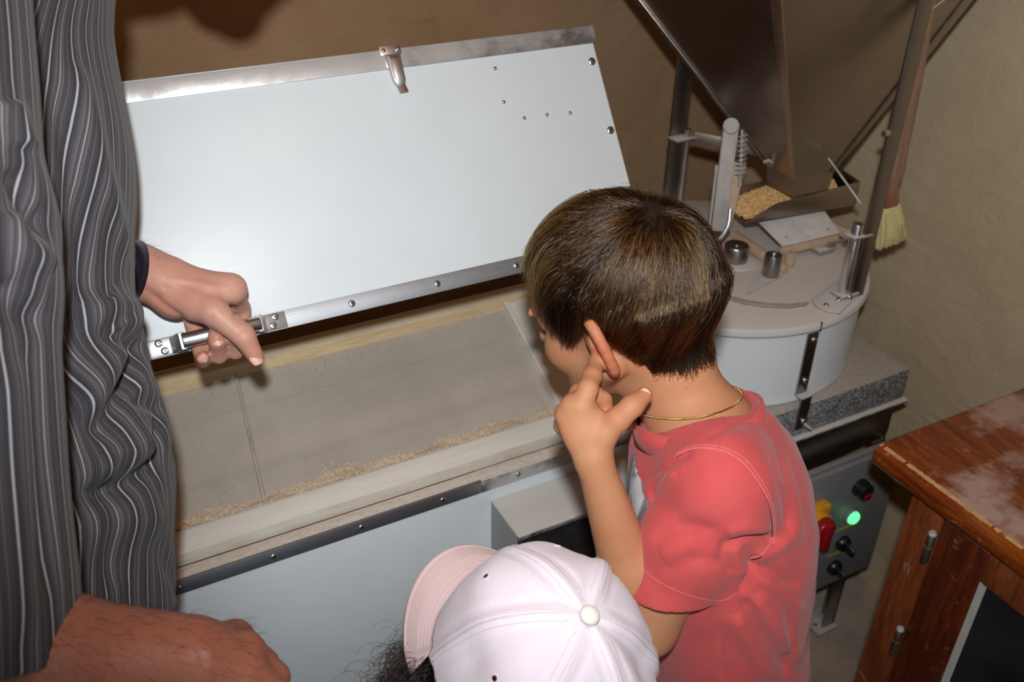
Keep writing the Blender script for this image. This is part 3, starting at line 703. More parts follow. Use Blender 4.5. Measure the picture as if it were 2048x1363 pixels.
for i in range(4):
    j = (i + 1) % 4; h = (i + 3) % 4
    e1 = (T[j] - T[i]).normalized(); e2 = (T[h] - T[i]).normalized(); out = -(e1 + e2).normalized()
    w = .024; m = MB(); nrm = (B[j] - B[i]).cross(T[i] - B[i]).normalized(); e = e1 if i == 3 else e2; nrm = (T[i] - B[i]).cross(e).normalized()
    if nrm.dot(out) < 0: nrm = -nrm
    m.prism([B[i] - e * .001, B[i] + e * w * .5, T[i] + e * w, T[i] - e * .001], nrm * .0002, nrm * .0035)
    m.build('hopper_seam', M['seam'] if i == 0 else M['steel_plain'], ml, .0008)
nb = [Vector((x, y, .945)) for x, y in ((a0 + .004, c0 + .003), (a1 - .002, c0 + .003), (a1 - .002, c1 - .002), (a0 + .004, c1 - .002))]
for i in range(4):
    j = (i + 1) % 4; q = [nb[i], nb[j], B[j], B[i]]; n = (q[1] - q[0]).cross(q[3] - q[0]).normalized()
    MB().prism(q, (0, 0, 0), -n * .002).build('hopper_neck', M['steel_plain'], ml)
for i in range(4):
    j = (i + 1) % 4
    MB().tube([T[i], T[j]], .006, 8).build('hopper_rim', M['steel_plain'], ml)
MB().tube([(1.1938, 1.0932, 1.0229), (1.2133, 1.0210, 0.9641)], .0022, 8).build('tension_rod', M['chrome'], ml)
MB().box(a0 - .02, mb_[0] + .012, mb_[1] + .005, mb_[1] + .009, 1.335, 1.365).build('hopper_bracket', M['steel_plain'], ml)
MB().box(fa[0], fa[0] + .08, fy - .004, fy, 1.185, 1.21).build('hopper_bracket', M['steel_plain'], ml)

# ------------------------------------------------------------------ pastry brush hanging behind the mast
ba, bb, bc, bd = (1.1943, 0.9670, 1.3090), (1.2155, 0.9670, 1.0382), (1.2037, 0.9670, 1.0153), (1.2160, 0.9670, 0.9795)
be = (1.2455, 0.9670, 0.9075); bx = ba[0]
WX, DYV = Vector((1.08, 0, 0)), Vector((0, 1, 0))
br_ = empty('pastry_brush', (be[0], be[1], be[2]), 'floury wooden-handled brush with pale bristles hanging behind the steel mast', 'brush')
m = MB()
def slabs(m, rows, th):
    """flat tapered handle: rows of (centre, half width)"""
    base = len(m.v); n = 16
    for c, w, t in rows:
        for k in range(n):
            a = 2 * math.pi * k / n
            ca, sa = math.cos(a), math.sin(a); f = lambda q: math.copysign(abs(q) ** .6, q)
            p = Vector(c) + WX * (w * f(ca)) + DYV * (t * f(sa)); m.v.append(tuple(p))
    for i in range(len(rows) - 1):
        for k in range(n):
            a, b = base + i * n + k, base + i * n + (k + 1) % n; m.f.append((a, b, b + n, a + n))
    m.f.append(tuple(base + k for k in range(n))[::-1]); m.f.append(tuple(base + (len(rows) - 1) * n + k for k in range(n)))
    return m
Lp = lambda a, b, t: Vector(a).lerp(Vector(b), t)
slabs(m, [(Lp(ba, bb, 0), .014, .005), (Lp(ba, bb, .3), .0155, .006), (Lp(ba, bb, .65), .0145, .006), (Lp(ba, bb, .85), .013, .006), (bb, .0150, .006), (Lp(bb, bc, .7), .0185, .006), (bc, .019, .006)], 0)
m.build('handle', M['brush_wood'], br_)
slabs(MB(), [(bc, .0195, .0065), (Lp(bc, bd, .15), .0205, .007), (Lp(bc, bd, .85), .0200, .007), (bd, .0195, .0065)], 0).build('ferrule', M['copper'], br_)
r = random.Random(9); m = MB()
hfw = DYV
for i in range(900):
    u, v = r.uniform(-1, 1), r.uniform(-1, 1); s = Vector(bd) + WX * (u * .0185) + hfw * (v * .0055) + Vector((0, 0, .004))
    e = Vector(be) + WX * (u * .031 + r.gauss(0, .0015)) + hfw * (v * .0075) + Vector((0, 0, r.uniform(-.004, .007) + .004 * u))
    mid = s.lerp(e, .55) + WX * (u * -.002)
    m.tube([s, mid, e], [.0006, .00055, .00035], 3, False)
o = m.build('bristles', M['bristle'], br_, autosharp=False); o['kind'] = 'stuff'
slabs(MB(), [(bd, .0180, .005), (Lp(bd, be, .5), .0215, .006), (Lp(bd, be, .86), .025, .006)], 0).build('bristle_core', M['bristle'], br_)
# cord loop it hangs by, knotted round the hopper bracket
pz_ = ba[2] + .012
MB().tube([(mb_[0] + .0165, .9475, pz_), (bx + .012, .9475, pz_)], .0022, 8).build('brush_peg', M['chrome'], ml)
MB().tube([Vector(ba) + Vector((0, 0, -.006)), (bx + .004, .9560, pz_ - .005), (bx + .005, .9535, pz_ + .0032), (bx + .005, .9475, pz_ + .0056), (bx + .005, .9415, pz_ + .0032), (bx + .005, .9412, pz_ - .006), Vector(ba) + Vector((.004, -.0075, -.012))], .0013, 6).build('hanging_cord', M['stick'], br_)

# ------------------------------------------------------------------ brown wooden cabinet at the right
DX, DY1, DZ = .985, .706, .75
dk = empty('wooden_cabinet', (1.2, .4, 0), 'worn brown wooden cabinet with floury top and small dark window, beside the mill', 'cabinet')
m = MB(); y0 = .12
prof = [(DX + .006, .750), (DX + .001, .745), (DX - .003, .735), (DX - .002, .722), (DX + .004, .712), (DX + .014, .708), (XW - .002, .708), (XW - .002, .750)]
m.prism([(x, y0, z) for x, z in prof], (0, 0, 0), (0, DY1 - y0, 0)); m.build('cabinet_top', M['desk'], dk, .005, 3)
pts = []
m = MB(); rr = random.Random(2); ys = [DY1 - .004 - .0042 * i for i in range(70)]
for i in range(len(ys) - 1):     # varnish worn off along the front edge
    if rr.random() < (.06 if i < 46 else .35): continue
    w1 = .0014 + .0016 * rr.random(); w2 = w1
    m.add([(DX + .0055 - w1, ys[i], .7492), (DX + .0075 + w1, ys[i], .7504), (DX + .0075 + w2, ys[i + 1], .7504), (DX + .0055 - w2, ys[i + 1], .7492)], [(0, 1, 2, 3)])
m.build('worn_edge', M['raw_wood'], dk, autosharp=False)
SX = 1.0145
MB().box(SX + .004, XW - .004, .13, .6365, .06, .708).build('carcass', M['desk_side'], dk, .002)
MB().box(SX - .006, SX + .004, .584, .641, 0, .708).build('corner_stile', M['desk_side'], dk, .0025)
MB().box(SX - .006, SX + .004, .16, .5815, .0, .335).build('lower_rail', M['desk_side'], dk, .002)
# door with a window opening, four rails round it
dx0, dx1 = SX - .012, SX + .003
yw0, yw1, zw0, zw1 = .30, .503, .432, .645
dr = MB().box(dx0, dx1, yw1, .5800, .352, .700).build('door', M['desk_door'], dk, .004, 3)
MB().box(dx0 + .001, dx1, .20, yw1, zw1, .700).build('door_rail', M['desk_side'], dr, .002)
MB().box(dx0 + .001, dx1, .20, yw1, .352, zw0).build('door_rail', M['desk_side'], dr, .002)
MB().box(dx0, dx1, .20, yw0, .352, .700).build('door_stile', M['desk_door'], dr, .002)
MB().box(dx0 + .009, dx0 + .012, yw0, yw1, zw0, zw1).build('window_pane', M['glass'], dr)
m = MB(); m.prism([(dx0 + .0005, yw1, zw0), (dx0 + .0005, yw1, zw1 - .005), (dx0 + .009, yw1 - .009, zw1 - .005), (dx0 + .009, yw1 - .013, zw0)], (0, 0, 0), (0, .0001, 0))
m = MB(); m.prism([(dx0 + .001, yw1 + .0005, 0), (dx0 + .009, yw1 - .007, 0), (dx0 + .009, yw1 + .0005, 0)], (0, 0, zw0), (0, 0, zw1)); m.build('window_bead', M['white_paint'], dr)
m = MB(); m.prism([(dx0 + .001, 0, zw0 - .0005), (dx0 + .009, 0, zw0 + .007), (dx0 + .009, 0, zw0 - .0005)], (0, yw0, 0), (0, yw1, 0)); m.build('window_bead', M['white_paint'], dr)
M['hinge'] = metal('worn_brass_hinge', (.30, .27, .22, 1), .4, (1, 1, 1), .30, srgb(170, 160, 150), 90)
for z0, z1 in ((.612, .669), (.412, .470)):
    hg = MB().tube([(dx0 - .004, .5865, z0), (dx0 - .004, .5865, z1 - .004)], .0055, 16).build('hinge', M['hinge'], dr, .0008)
    MB().lathe([(.0058, 0), (.0058, .003), (.0045, .005)], (dx0 - .004, .5865, z1 - .004), 16).build('hinge_cap', M['white_paint'], hg)
    MB().lathe([(.0060, 0), (.0060, .0015)], (dx0 - .004, .5865, (z0 + z1) / 2), 16).build('hinge_ring', M['copper'], hg)
    MB().box(dx0 - .0012, dx0, .5815, .5860, z0 + .003, z1 - .006).build('hinge_leaf', M['hinge'], hg)
MB().box(SX + .02, XW - .03, .16, .61, 0, .06).build('plinth', M['desk_side'], dk)
# ------------------------------------------------------------------ modelling bodies: distance fields meshed into ONE continuous surface
V3 = lambda p: np.array([p[0], p[1], p[2]], dtype=np.float64)
class Field:
    def __init__(s, lo, hi, h):
        s.lo = np.array(lo, float); s.h = h; s.n = np.ceil((np.array(hi, float) - s.lo) / h).astype(int) + 1
        s.f = np.full(s.n, 0.2, np.float32)
    def sub(s, lo, hi):
        a = np.clip(np.floor((lo - s.lo) / s.h).astype(int), 0, s.n); b = np.clip(np.ceil((hi - s.lo) / s.h).astype(int) + 1, 0, s.n)
        if np.any(b <= a): return None, None
        g = [(s.lo[i] + s.h * np.arange(a[i], b[i])).astype(np.float32) for i in range(3)]
        return tuple(slice(a[i], b[i]) for i in range(3)), (g[0][:, None, None], g[1][None, :, None], g[2][None, None, :])
    def blend(s, sl, d, k, op):
        f = s.f[sl]
        if op == 'add':
            if k > 0: q = np.maximum(k - np.abs(f - d), 0) / k; s.f[sl] = np.minimum(f, d) - q * q * (k * .25)
            else: s.f[sl] = np.minimum(f, d)
        elif op == 'sub':
            e = -d
            if k > 0: q = np.maximum(k - np.abs(f - e), 0) / k; s.f[sl] = np.maximum(f, e) + q * q * (k * .25)
            else: s.f[sl] = np.maximum(f, e)
    def cone(s, p0, p1, r0, r1, k=.01, op='add', flat=None):
        """capsule with two radii; flat=(direction, factor) squeezes it along a direction"""
        p0, p1 = V3(p0), V3(p1); m = max(r0, r1) * (max(1.0, flat[1]) if flat else 1.0) + k + 3 * s.h
        sl, g = s.sub(np.minimum(p0, p1) - m, np.maximum(p0, p1) + m)
        if sl is None: return s
        X, Y, Z = (g[0] - np.float32(p0[0])), (g[1] - np.float32(p0[1])), (g[2] - np.float32(p0[2])); ba = (p1 - p0).copy(); sc = 1.0
        if flat:
            d = V3(flat[0]); d = d / np.linalg.norm(d); c = 1 / flat[1] - 1; w = (X * d[0] + Y * d[1] + Z * d[2]) * c
            X, Y, Z = X + d[0] * w, Y + d[1] * w, Z + d[2] * w; ba = ba + d * (ba @ d) * c; sc = min(1.0, flat[1])
        t = np.clip((X * ba[0] + Y * ba[1] + Z * ba[2]) / max(ba @ ba, 1e-12), 0, 1)
        t = t.astype(np.float32)
        d = np.sqrt((X - t * ba[0]) ** 2 + (Y - t * ba[1]) ** 2 + (Z - t * ba[2]) ** 2) - (r0 + (r1 - r0) * t)
        s.blend(sl, (d * sc).astype(np.float32), k, op); return s
    def chain(s, pts, rs, k=.01, flat=None):
        for i in range(len(pts) - 1): s.cone(pts[i], pts[i + 1], rs[i], rs[i + 1], k, 'add', flat)
        return s
    def ell(s, c, axes, radii, k=.01, op='add'):
        c = V3(c); A = np.array([V3(a) / np.linalg.norm(V3(a)) for a in axes]); radii = np.array(radii, float)
        ext = np.sqrt(((A * radii[:, None]) ** 2).sum(0)) + k + 3 * s.h
        sl, g = s.sub(c - ext, c + ext)
        if sl is None: return s
        X, Y, Z = g[0] - np.float32(c[0]), g[1] - np.float32(c[1]), g[2] - np.float32(c[2]); k0 = 0; k1 = 0
        for i in range(3):
            q = X * np.float32(A[i][0]) + Y * np.float32(A[i][1]) + Z * np.float32(A[i][2]); k0 = k0 + (q / radii[i]) ** 2; k1 = k1 + (q / radii[i] ** 2) ** 2
        k0 = np.sqrt(k0); k1 = np.sqrt(k1) + 1e-6; s.blend(sl, (k0 * (k0 - 1) / k1).astype(np.float32), k, op); return s
    def cut(s, p, n, k=0.0, within=None):
        """removes what lies on the side of n; within=(centre, radius) limits it"""
        p, n = V3(p), V3(n); n = n / np.linalg.norm(n)
        lo, hi = (s.lo, s.lo + s.h * s.n) if within is None else (V3(within[0]) - within[1], V3(within[0]) + within[1])
        sl, g = s.sub(lo, hi); d = (g[0] - p[0]) * n[0] + (g[1] - p[1]) * n[1] + (g[2] - p[2]) * n[2]
        d = -d
        if within is not None:
            c, r = V3(within[0]), within[1]; b = np.sqrt((g[0] - c[0]) ** 2 + (g[1] - c[1]) ** 2 + (g[2] - c[2]) ** 2) - r; d = np.maximum(d, b)
        s.blend(sl, d.astype(np.float32), k, 'sub'); return s
    def surface(s):
        """surface nets -> (vertices, quads)"""
        F = s.f; ins = F < 0; nx, ny, nz = F.shape
        cnt = np.zeros((nx - 1, ny - 1, nz - 1), np.uint8)
        for a in (0, 1):
            for b in (0, 1):
                for c in (0, 1): cnt += ins[a:nx - 1 + a, b:ny - 1 + b, c:nz - 1 + c]
        I, J, K = np.nonzero((cnt > 0) & (cnt < 8)); del cnt
        idx = -np.ones((nx - 1, ny - 1, nz - 1), np.int32); idx[I, J, K] = np.arange(len(I))
        corner = {}
        for a in (0, 1):
            for b in (0, 1):
                for c in (0, 1): corner[a, b, c] = F[I + a, J + b, K + c].astype(np.float64)
        acc = np.zeros((len(I), 3)); num = np.zeros(len(I))
        for ax in range(3):
            o = [i for i in range(3) if i != ax]
            for u in (0, 1):
                for v in (0, 1):
                    e0 = [0, 0, 0]; e0[o[0]], e0[o[1]] = u, v; e1 = list(e0); e1[ax] = 1
                    A, B = corner[tuple(e0)], corner[tuple(e1)]; m = (A < 0) != (B < 0)
                    t = np.where(m, A / np.where(m, A - B, 1), 0); p = np.array(e0, float)[None].repeat(len(I), 0); p[:, ax] = t
                    acc += np.where(m[:, None], p, 0); num += m
        P = s.lo + s.h * (np.stack([I, J, K], 1) + acc / num[:, None])
        quads = []
        for ax in range(3):
            a = [slice(None)] * 3; b = [slice(None)] * 3; a[ax] = slice(0, -1); b[ax] = slice(1, None)
            A, B = ins[tuple(a)], ins[tuple(b)]; e = np.argwhere(A != B); o = [i for i in range(3) if i != ax]
            lim = np.array(F.shape) - 1; ok = (e[:, o[0]] > 0) & (e[:, o[1]] > 0) & (e[:, o[0]] < lim[o[0]]) & (e[:, o[1]] < lim[o[1]]); e = e[ok]
            q = []
            for du, dv in ((-1, -1), (0, -1), (0, 0), (-1, 0)):
                c = e.copy(); c[:, o[0]] += du; c[:, o[1]] += dv; q.append(idx[c[:, 0], c[:, 1], c[:, 2]])
            q = np.stack(q, 1); flip = A[e[:, 0], e[:, 1], e[:, 2]]
            if ax == 1: flip = ~flip
            q[~flip] = q[~flip][:, ::-1]; quads.append(q)
        Q = np.concatenate(quads); return P, Q[(Q >= 0).all(1)]

def vnormals(P, Q):
    n = np.cross(P[Q[:, 2]] - P[Q[:, 0]], P[Q[:, 3]] - P[Q[:, 1]]); N = np.zeros_like(P)
    for i in range(4): np.add.at(N, Q[:, i], n)
    return N / (np.linalg.norm(N, axis=1, keepdims=True) + 1e-12)
def relax(P, Q, it=2, w=.5):
    for _ in range(it):
        S = np.zeros_like(P); c = np.zeros(len(P))
        for i in range(4):
            for j in ((i + 1) % 4, (i + 3) % 4): np.add.at(S, Q[:, i], P[Q[:, j]]); np.add.at(c, Q[:, i], 1)
        P = P * (1 - w) + w * S / np.maximum(c, 1)[:, None]
    return P
def spline(pts, n):
    pts = [Vector(p) for p in pts]; k = len(pts) - 1; out = []
    for i in range(n):
        t = i / (n - 1) * k; a = min(int(t), k - 1); u = t - a; p0, p1, p2, p3 = pts[max(a - 1, 0)], pts[a], pts[a + 1], pts[min(a + 2, k)]
        out.append(.5 * ((2 * p1) + (p2 - p0) * u + (2 * p0 - 5 * p1 + 4 * p2 - p3) * u * u + (3 * p1 - p0 - 3 * p2 + p3) * u ** 3))
    return out
def creases(P, seed, lo, hi, stretch, sharp=.35):
    """soft cloth creases: thin ridges where a smooth field crosses zero, faded in and out by another"""
    a, b = Waves(seed, 9, lo, hi, stretch)(P), Waves(seed + 50, 8, lo * .35, hi * .35)(P); return np.exp(-(a / sharp) ** 2) * np.clip(b + .3, 0, 1)
class Waves:
    """smooth random field: a sum of sine waves"""
    def __init__(s, seed, n, lo, hi, stretch=(1, 1, 1)):
        r = np.random.default_rng(seed); d = r.normal(size=(n, 3)); d /= np.linalg.norm(d, axis=1)[:, None]
        s.k = d * np.exp(r.uniform(math.log(lo), math.log(hi), n))[:, None] * np.array(stretch); s.p = r.uniform(0, 6.28, n); s.a = 1 / np.sqrt(n)
    def __call__(s, P): return np.sin(P @ s.k.T + s.p).sum(1) * s.a
def seg_dist(P, a, b):
    a, b = V3(a), V3(b); ba = b - a; t = np.clip(((P - a) @ ba) / (ba @ ba), 0, 1); return np.linalg.norm(P - a - t[:, None] * ba, axis=1), t
def snapper(P, Q):
    from mathutils.bvhtree import BVHTree
    bv = BVHTree.FromPolygons([tuple(p) for p in P], [tuple(int(i) for i in q) for q in Q])
    def f(p):
        p = Vector(p); h = bv.ray_cast(CAM_POS, (p - CAM_POS).normalized())[0]
        return h if h is not None and (h - p).length < .12 else bv.find_nearest(p)[0]
    return f
def folds(P, Q, lst, snap=False):
    """cloth folds: ridges (+) and valleys (-) along polylines on the surface, pushed out along the normal"""
    N = vnormals(P, Q); d = np.zeros(len(P)); sn = snapper(P, Q) if snap else None
    for pts, amp, w in lst:
        if snap: pts = [sn(p) for p in spline(pts, 10)]
        lo = np.min([V3(p) for p in pts], 0) - 3 * w; hi = np.max([V3(p) for p in pts], 0) + 3 * w; sel = np.nonzero(((P > lo) & (P < hi)).all(1))[0]
        if not len(sel): continue
        S = P[sel]; best = np.full(len(S), 9.0); tt = np.zeros(len(S)); n = len(pts) - 1
        for i in range(n):
            q, t = seg_dist(S, pts[i], pts[i + 1]); m = q < best; best = np.where(m, q, best); tt = np.where(m, (i + t) / n, tt)
        d[sel] += amp * np.exp(-(best / w) ** 2) * np.clip(np.minimum(tt, 1 - tt) * 5 + .15, 0, 1)
    return P + N * d[:, None]
def np_mesh(name, P, Q, attrs=None):
    me = bpy.data.meshes.new(name); nv, nq = len(P), len(Q)
    me.vertices.add(nv); me.vertices.foreach_set('co', np.asarray(P, np.float32).ravel())
    me.loops.add(nq * 4); me.loops.foreach_set('vertex_index', np.asarray(Q, np.int32).ravel())
    me.polygons.add(nq); me.polygons.foreach_set('loop_start', np.arange(0, nq * 4, 4, dtype=np.int32))
    me.polygons.foreach_set('use_smooth', np.ones(nq, bool)); me.update(calc_edges=True)
    for k, v in (attrs or {}).items():
        a = me.attributes.new(k, 'FLOAT', 'POINT'); a.data.foreach_set('value', np.asarray(v, np.float32))
    return me
def np_obj(name, P, Q, mat, parent=None, attrs=None): return link(name, np_mesh(name, P, Q, attrs), mat, parent, False)
def shell_patch(P, Q, mask, off):
    """the faces whose corners are all in mask, lifted off the cloth"""
    N = vnormals(P, Q); f = Q[mask[Q].all(1)]; u, inv = np.unique(f, return_inverse=True); return P[u] + N[u] * off, inv.reshape(f.shape), u
def hair_object(name, strands, mat, parent, r_root, r_tip):
    n = len(strands); k = strands.shape[1]
    c = bpy.data.hair_curves.new(name); c.add_curves([k] * n)
    c.position_data.foreach_set('vector', np.asarray(strands, np.float32).ravel())
    a = c.attributes.get('radius') or c.attributes.new('radius', 'FLOAT', 'POINT')
    a.data.foreach_set('value', np.tile(np.linspace(r_root, r_tip, k), n).astype(np.float32))
    c.materials.append(mat)
    o = bpy.data.objects.new(name, c); COL.objects.link(o); o.parent = parent; o.location = -parent.location
    return o

# ---- skin, hair and cloth materials
def m_skin(name, base, red, rough=0.5, vein=0.0, sss=0.25, arm_shade=None):
    t = NT(name); v = t.coords(); n = t.noise(v, 30, 5, 0.6); f = t.noise(v, 420, 3, 0.6)
    c = t.mix(t.ramp(n, [(0.35, G(0)), (0.75, G(0.35))]), base, red)
    at = t.add('ShaderNodeAttribute', attribute_name='flush_and_shade'); c = t.mix(at.outputs['Fac'], c, red)
    if arm_shade is not None: c = t.mix(t.add('ShaderNodeAttribute', attribute_name='arm_shade').outputs['Fac'], c, arm_shade)  # darker tone standing in for shade on the man's right arm
    h = f
    if vein:
        w = t.noise(t.coords((1, 1, 1)), 55, 3, 0.5, 1.2); h = t.math('ADD', f, t.math('MULTIPLY', w, vein))
    t.set(Base_Color=c, Roughness=rough, Specular_IOR_Level=0.28, Subsurface_Weight=sss, Subsurface_Scale=0.004, Normal=t.bump(h, 0.16, 0.0012))
    t.b.inputs['Subsurface Radius'].default_value = (1.0, 0.35, 0.2); return t.m
M['skin_boy'] = m_skin('tanned_child_skin', soft(196, 142, 104), soft(190, 96, 72), 0.58)
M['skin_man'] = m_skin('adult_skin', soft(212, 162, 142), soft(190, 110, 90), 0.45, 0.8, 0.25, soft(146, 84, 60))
M['skin_girl'] = m_skin('child_skin', soft(214, 166, 138), soft(200, 120, 100), 0.5)
M['nail'] = simple('fingernail', srgb(220, 168, 152), 0.45, var=0.03)
M['eye'] = simple('eye_white', srgb(225, 220, 215), 0.15, var=0.02)
M['iris'] = simple('dark_iris', srgb(50, 30, 20), 0.1)
def m_hair(name, melanin, red, rough=0.28, rc=0.25):
    m = bpy.data.materials.new(name); m.use_nodes = True; t = m.node_tree; t.nodes.clear()
    o = t.nodes.new('ShaderNodeOutputMaterial'); h = t.nodes.new('ShaderNodeBsdfHairPrincipled'); h.parametrization = 'MELANIN'
    for k, v in (('Melanin', melanin), ('Melanin Redness', red), ('Roughness', rough), ('Radial Roughness', 0.35), ('Random Color', rc), ('Random Roughness', 0.2), ('Coat', 0.0)):
        if k in h.inputs: h.inputs[k].default_value = v
    t.links.new(h.outputs[0], o.inputs[0]); return m
M['hair_boy'] = m_hair('brown_hair', 0.79, 0.40, 0.24, 0.4)
M['hair_highlight'] = m_hair('highlight_brown_hair', 0.41, 0.36, 0.26, 0.4)
M['hair_scalp'] = simple('hair_underlayer', srgb(34, 23, 17), 0.55, var=0.3, scale=120)
M['hair_dark'] = m_hair('dark_hair', 0.93, 0.4)
def m_cloth(name, c1, c2, rough=0.85, weave=900, var=25, sheen=0.15):
    t = NT(name); v = t.coords(); n = t.noise(v, var, 5, 0.6); f = t.noise(v, weave, 2, 0.6); b = t.noise(v, 140, 3, 0.6)
    c = t.mix(t.math('MULTIPLY', f, 0.25), t.ramp(n, [(0.3, c1), (0.7, c2)]), tuple(x * 0.8 for x in c1[:3]) + (1,))
    h = t.math('ADD', f, t.math('MULTIPLY', b, 1.2))
    t.set(Base_Color=c, Roughness=rough, Specular_IOR_Level=0.2, Sheen_Weight=sheen, Sheen_Roughness=0.5, Normal=t.bump(h, 0.22, 0.0012)); return t.m
M['coral'] = m_cloth('coral_jersey', soft(200, 78, 78), soft(212, 90, 88))
M['coral_stitch'] = m_cloth('light_coral_stitching', soft(232, 116, 116), soft(240, 130, 130))
M['cap'] = m_cloth('pale_pink_cotton', soft(224, 212, 222), soft(234, 223, 232), 0.9, 700)
M['cap_brim'] = m_cloth('pink_brim_cotton', soft(226, 196, 194), soft(232, 206, 204), 0.9, 700)
M['cap_button'] = m_cloth('cream_button_cotton', soft(232, 222, 212), soft(238, 230, 222), 0.9, 700)
M['cap_stitch'] = m_cloth('pink_stitching', soft(236, 206, 220), soft(240, 214, 226))
M['eyelet'] = m_cloth('pink_eyelet_thread', srgb(240, 186, 208), srgb(244, 200, 218))
M['denim'] = m_cloth('dark_blue_denim', srgb(36, 44, 66), srgb(50, 58, 82))
M['charcoal'] = m_cloth('charcoal_trousers', srgb(38, 36, 38), srgb(50, 48, 50))
M['dress'] = m_cloth('pale_cotton_dress', srgb(206, 190, 200), srgb(216, 200, 210))
M['shoe'] = simple('dark_shoe', srgb(40, 34, 30), 0.5)
M['gold'] = metal('gold_chain', (.85, .62, .28, 1), .25, (1, 1, 1))
M['strap'] = simple('dark_watch_strap', srgb(22, 22, 40), 0.35)
def m_print():
    t = NT('heathered_grey_print'); v = t.coords(); f = t.noise(v, 600, 3, 0.7); n = t.noise(t.coords((1, 1, .5), (.4, .2, .9)), 46, 3, 0.6, 0.8)
    c = t.ramp(f, [(0.35, srgb(86, 88, 98)), (0.5, srgb(138, 140, 150)), (0.65, srgb(178, 180, 188))])
    at = t.add('ShaderNodeAttribute', attribute_name='white')
    c = t.mix(t.math('MULTIPLY', at.outputs['Fac'], t.ramp(n, [(0.42, G(0)), (0.50, G(1))])), c, srgb(214, 210, 212))
    t.set(Base_Color=c, Roughness=0.9, Specular_IOR_Level=0.2); return t.m
M['print'] = m_print()
def m_stripes():
    t = NT('striped_grey_shirting'); a = t.add('ShaderNodeAttribute', attribute_name='stripe').outputs['Fac']
    v = t.coords(); wob = t.noise(v, 6, 2); fine = t.noise(v, 800, 2)
    s = t.math('ADD', a, t.math('MULTIPLY', t.math('SUBTRACT', wob, .5), .003))
    per = t.math('FRACT', t.math('DIVIDE', s, 0.0245))
    navy, grey, dk, lt, mid = soft(22, 22, 32), soft(76, 72, 76), soft(50, 48, 54), soft(186, 186, 194), soft(98, 92, 96)
    c = t.ramp(per, [(0.0, navy), (0.11, lt), (0.175, navy), (0.255, dk), (0.33, grey), (0.40, mid), (0.455, dk), (0.50, grey), (0.56, lt), (0.585, grey), (0.66, mid), (0.71, dk), (0.80, dk), (0.86, mid), (0.89, dk), (1.0, navy)], 'CONSTANT')
    th = t.math('FRACT', t.math('DIVIDE', s, 0.0011)); c = t.mix(t.math('MULTIPLY', t.math('GREATER_THAN', th, .55), .28), c, soft(150, 146, 150))
    c = t.mix(t.math('MULTIPLY', fine, .2), c, soft(40, 40, 46))
    t.set(Base_Color=c, Roughness=0.75, Specular_IOR_Level=0.25, Sheen_Weight=0.1, Normal=t.bump(fine, 0.15, 0.001)); return t.m
M['stripes'] = m_stripes()
def m_crease(): return None
# ------------------------------------------------------------------ the boy
def head_frame(fh, pitch, roll=0.0):
    """forward, up and left of a head that looks along the horizontal fh, bowed by pitch"""
    f0 = Vector(fh).normalized(); z = Vector((0, 0, 1)); F = f0 * math.cos(pitch) - z * math.sin(pitch); U = f0 * math.sin(pitch) + z * math.cos(pitch); Lf = U.cross(F)
    R = Matrix.Rotation(roll, 3, F); return F, R @ U, R @ Lf
def build_head(fd, O, F, U, Lf, s=1.0, ears=True, k=.012):
    hp = lambda f, u, l: Vector(O) + (F * f + U * u + Lf * l) * s
    ax = (F, U, Lf); E = lambda f, u, l, r, kk=k, op='add', a=ax: fd.ell(hp(f, u, l), a, [x * s for x in r], kk * s, op)
    E(-.010, .030, 0, (.094, .078, .074)); E(.020, .018, 0, (.070, .074, .066)); E(.045, -.040, 0, (.045, .052, .052), .02)
    E(.058, -.076, 0, (.026, .022, .032), .02); E(.060, -.030, .034, (.028, .026, .024), .015); E(.060, -.030, -.034, (.028, .026, .024), .015)
    for l in (1, -1):
        fd.cone(hp(-.002, -.045, .056 * l), hp(.060, -.084, .022 * l), .018 * s, .015 * s, .022 * s)
        E(.094, .004, .030 * l, (.014, .011, .016), .012, 'sub')
        E(.076, .002, .030 * l, (.0128, .0128, .0128), .003); fd.cone(hp(.0865, .0085, .020 * l), hp(.080, .0075, .041 * l), .0032 * s, .003 * s, .003 * s)
        fd.cone(hp(.092, .018, .014 * l), hp(.084, .019, .044 * l), .0055 * s, .005 * s, .008 * s)
    fd.cone(hp(.094, .006, 0), hp(.112, -.026, 0), .006 * s, .0095 * s, .008 * s)
    for l in (1, -1): E(.101, -.029, .010 * l, (.008, .006, .0065), .005)
    E(.095, -.052, 0, (.008, .0045, .020), .005); E(.092, -.060, 0, (.008, .005, .017), .005); E(.104, -.0560, 0, (.012, .0011, .020), .002, 'sub')
    if ears:
        for l in (1, -1):
            o = (Lf * l * .72 - F * .70).normalized(); a = (U * .95 + F * .12 + Lf * l * .05); a = (a - o * a.dot(o)).normalized(); n = a.cross(o)
            c = hp(-.016, -.014, .079 * l)
            fd.ell(c + o * .004 * s, (a, o, n), (.031 * s, .0180 * s, .0058 * s), .004 * s)
            rim = []
            for i in range(11):
                th = math.radians(-70 + 200 * i / 10); rim.append(c + o * .005 * s + (a * math.sin(th) * .029 + o * math.cos(th) * .0165) * s + n * 0)
            fd.chain(rim, [.0054 * s] * 11, .003 * s)
            fd.cone(c - a * .030 * s + o * .002 * s, c - a * .022 * s + o * .004 * s, .0062 * s, .006 * s, .006 * s)
            ff = n if n.dot(F) > 0 else -n
            fd.ell(c + ff * .006 * s - o * .001 * s, (a, o, n), (.017 * s, .009 * s, .0052 * s), .003 * s, 'sub')
            fd.cone(hp(-.006, -.012, .068 * l), c - o * .008 * s, .012 * s, .011 * s, .012 * s)
    return hp
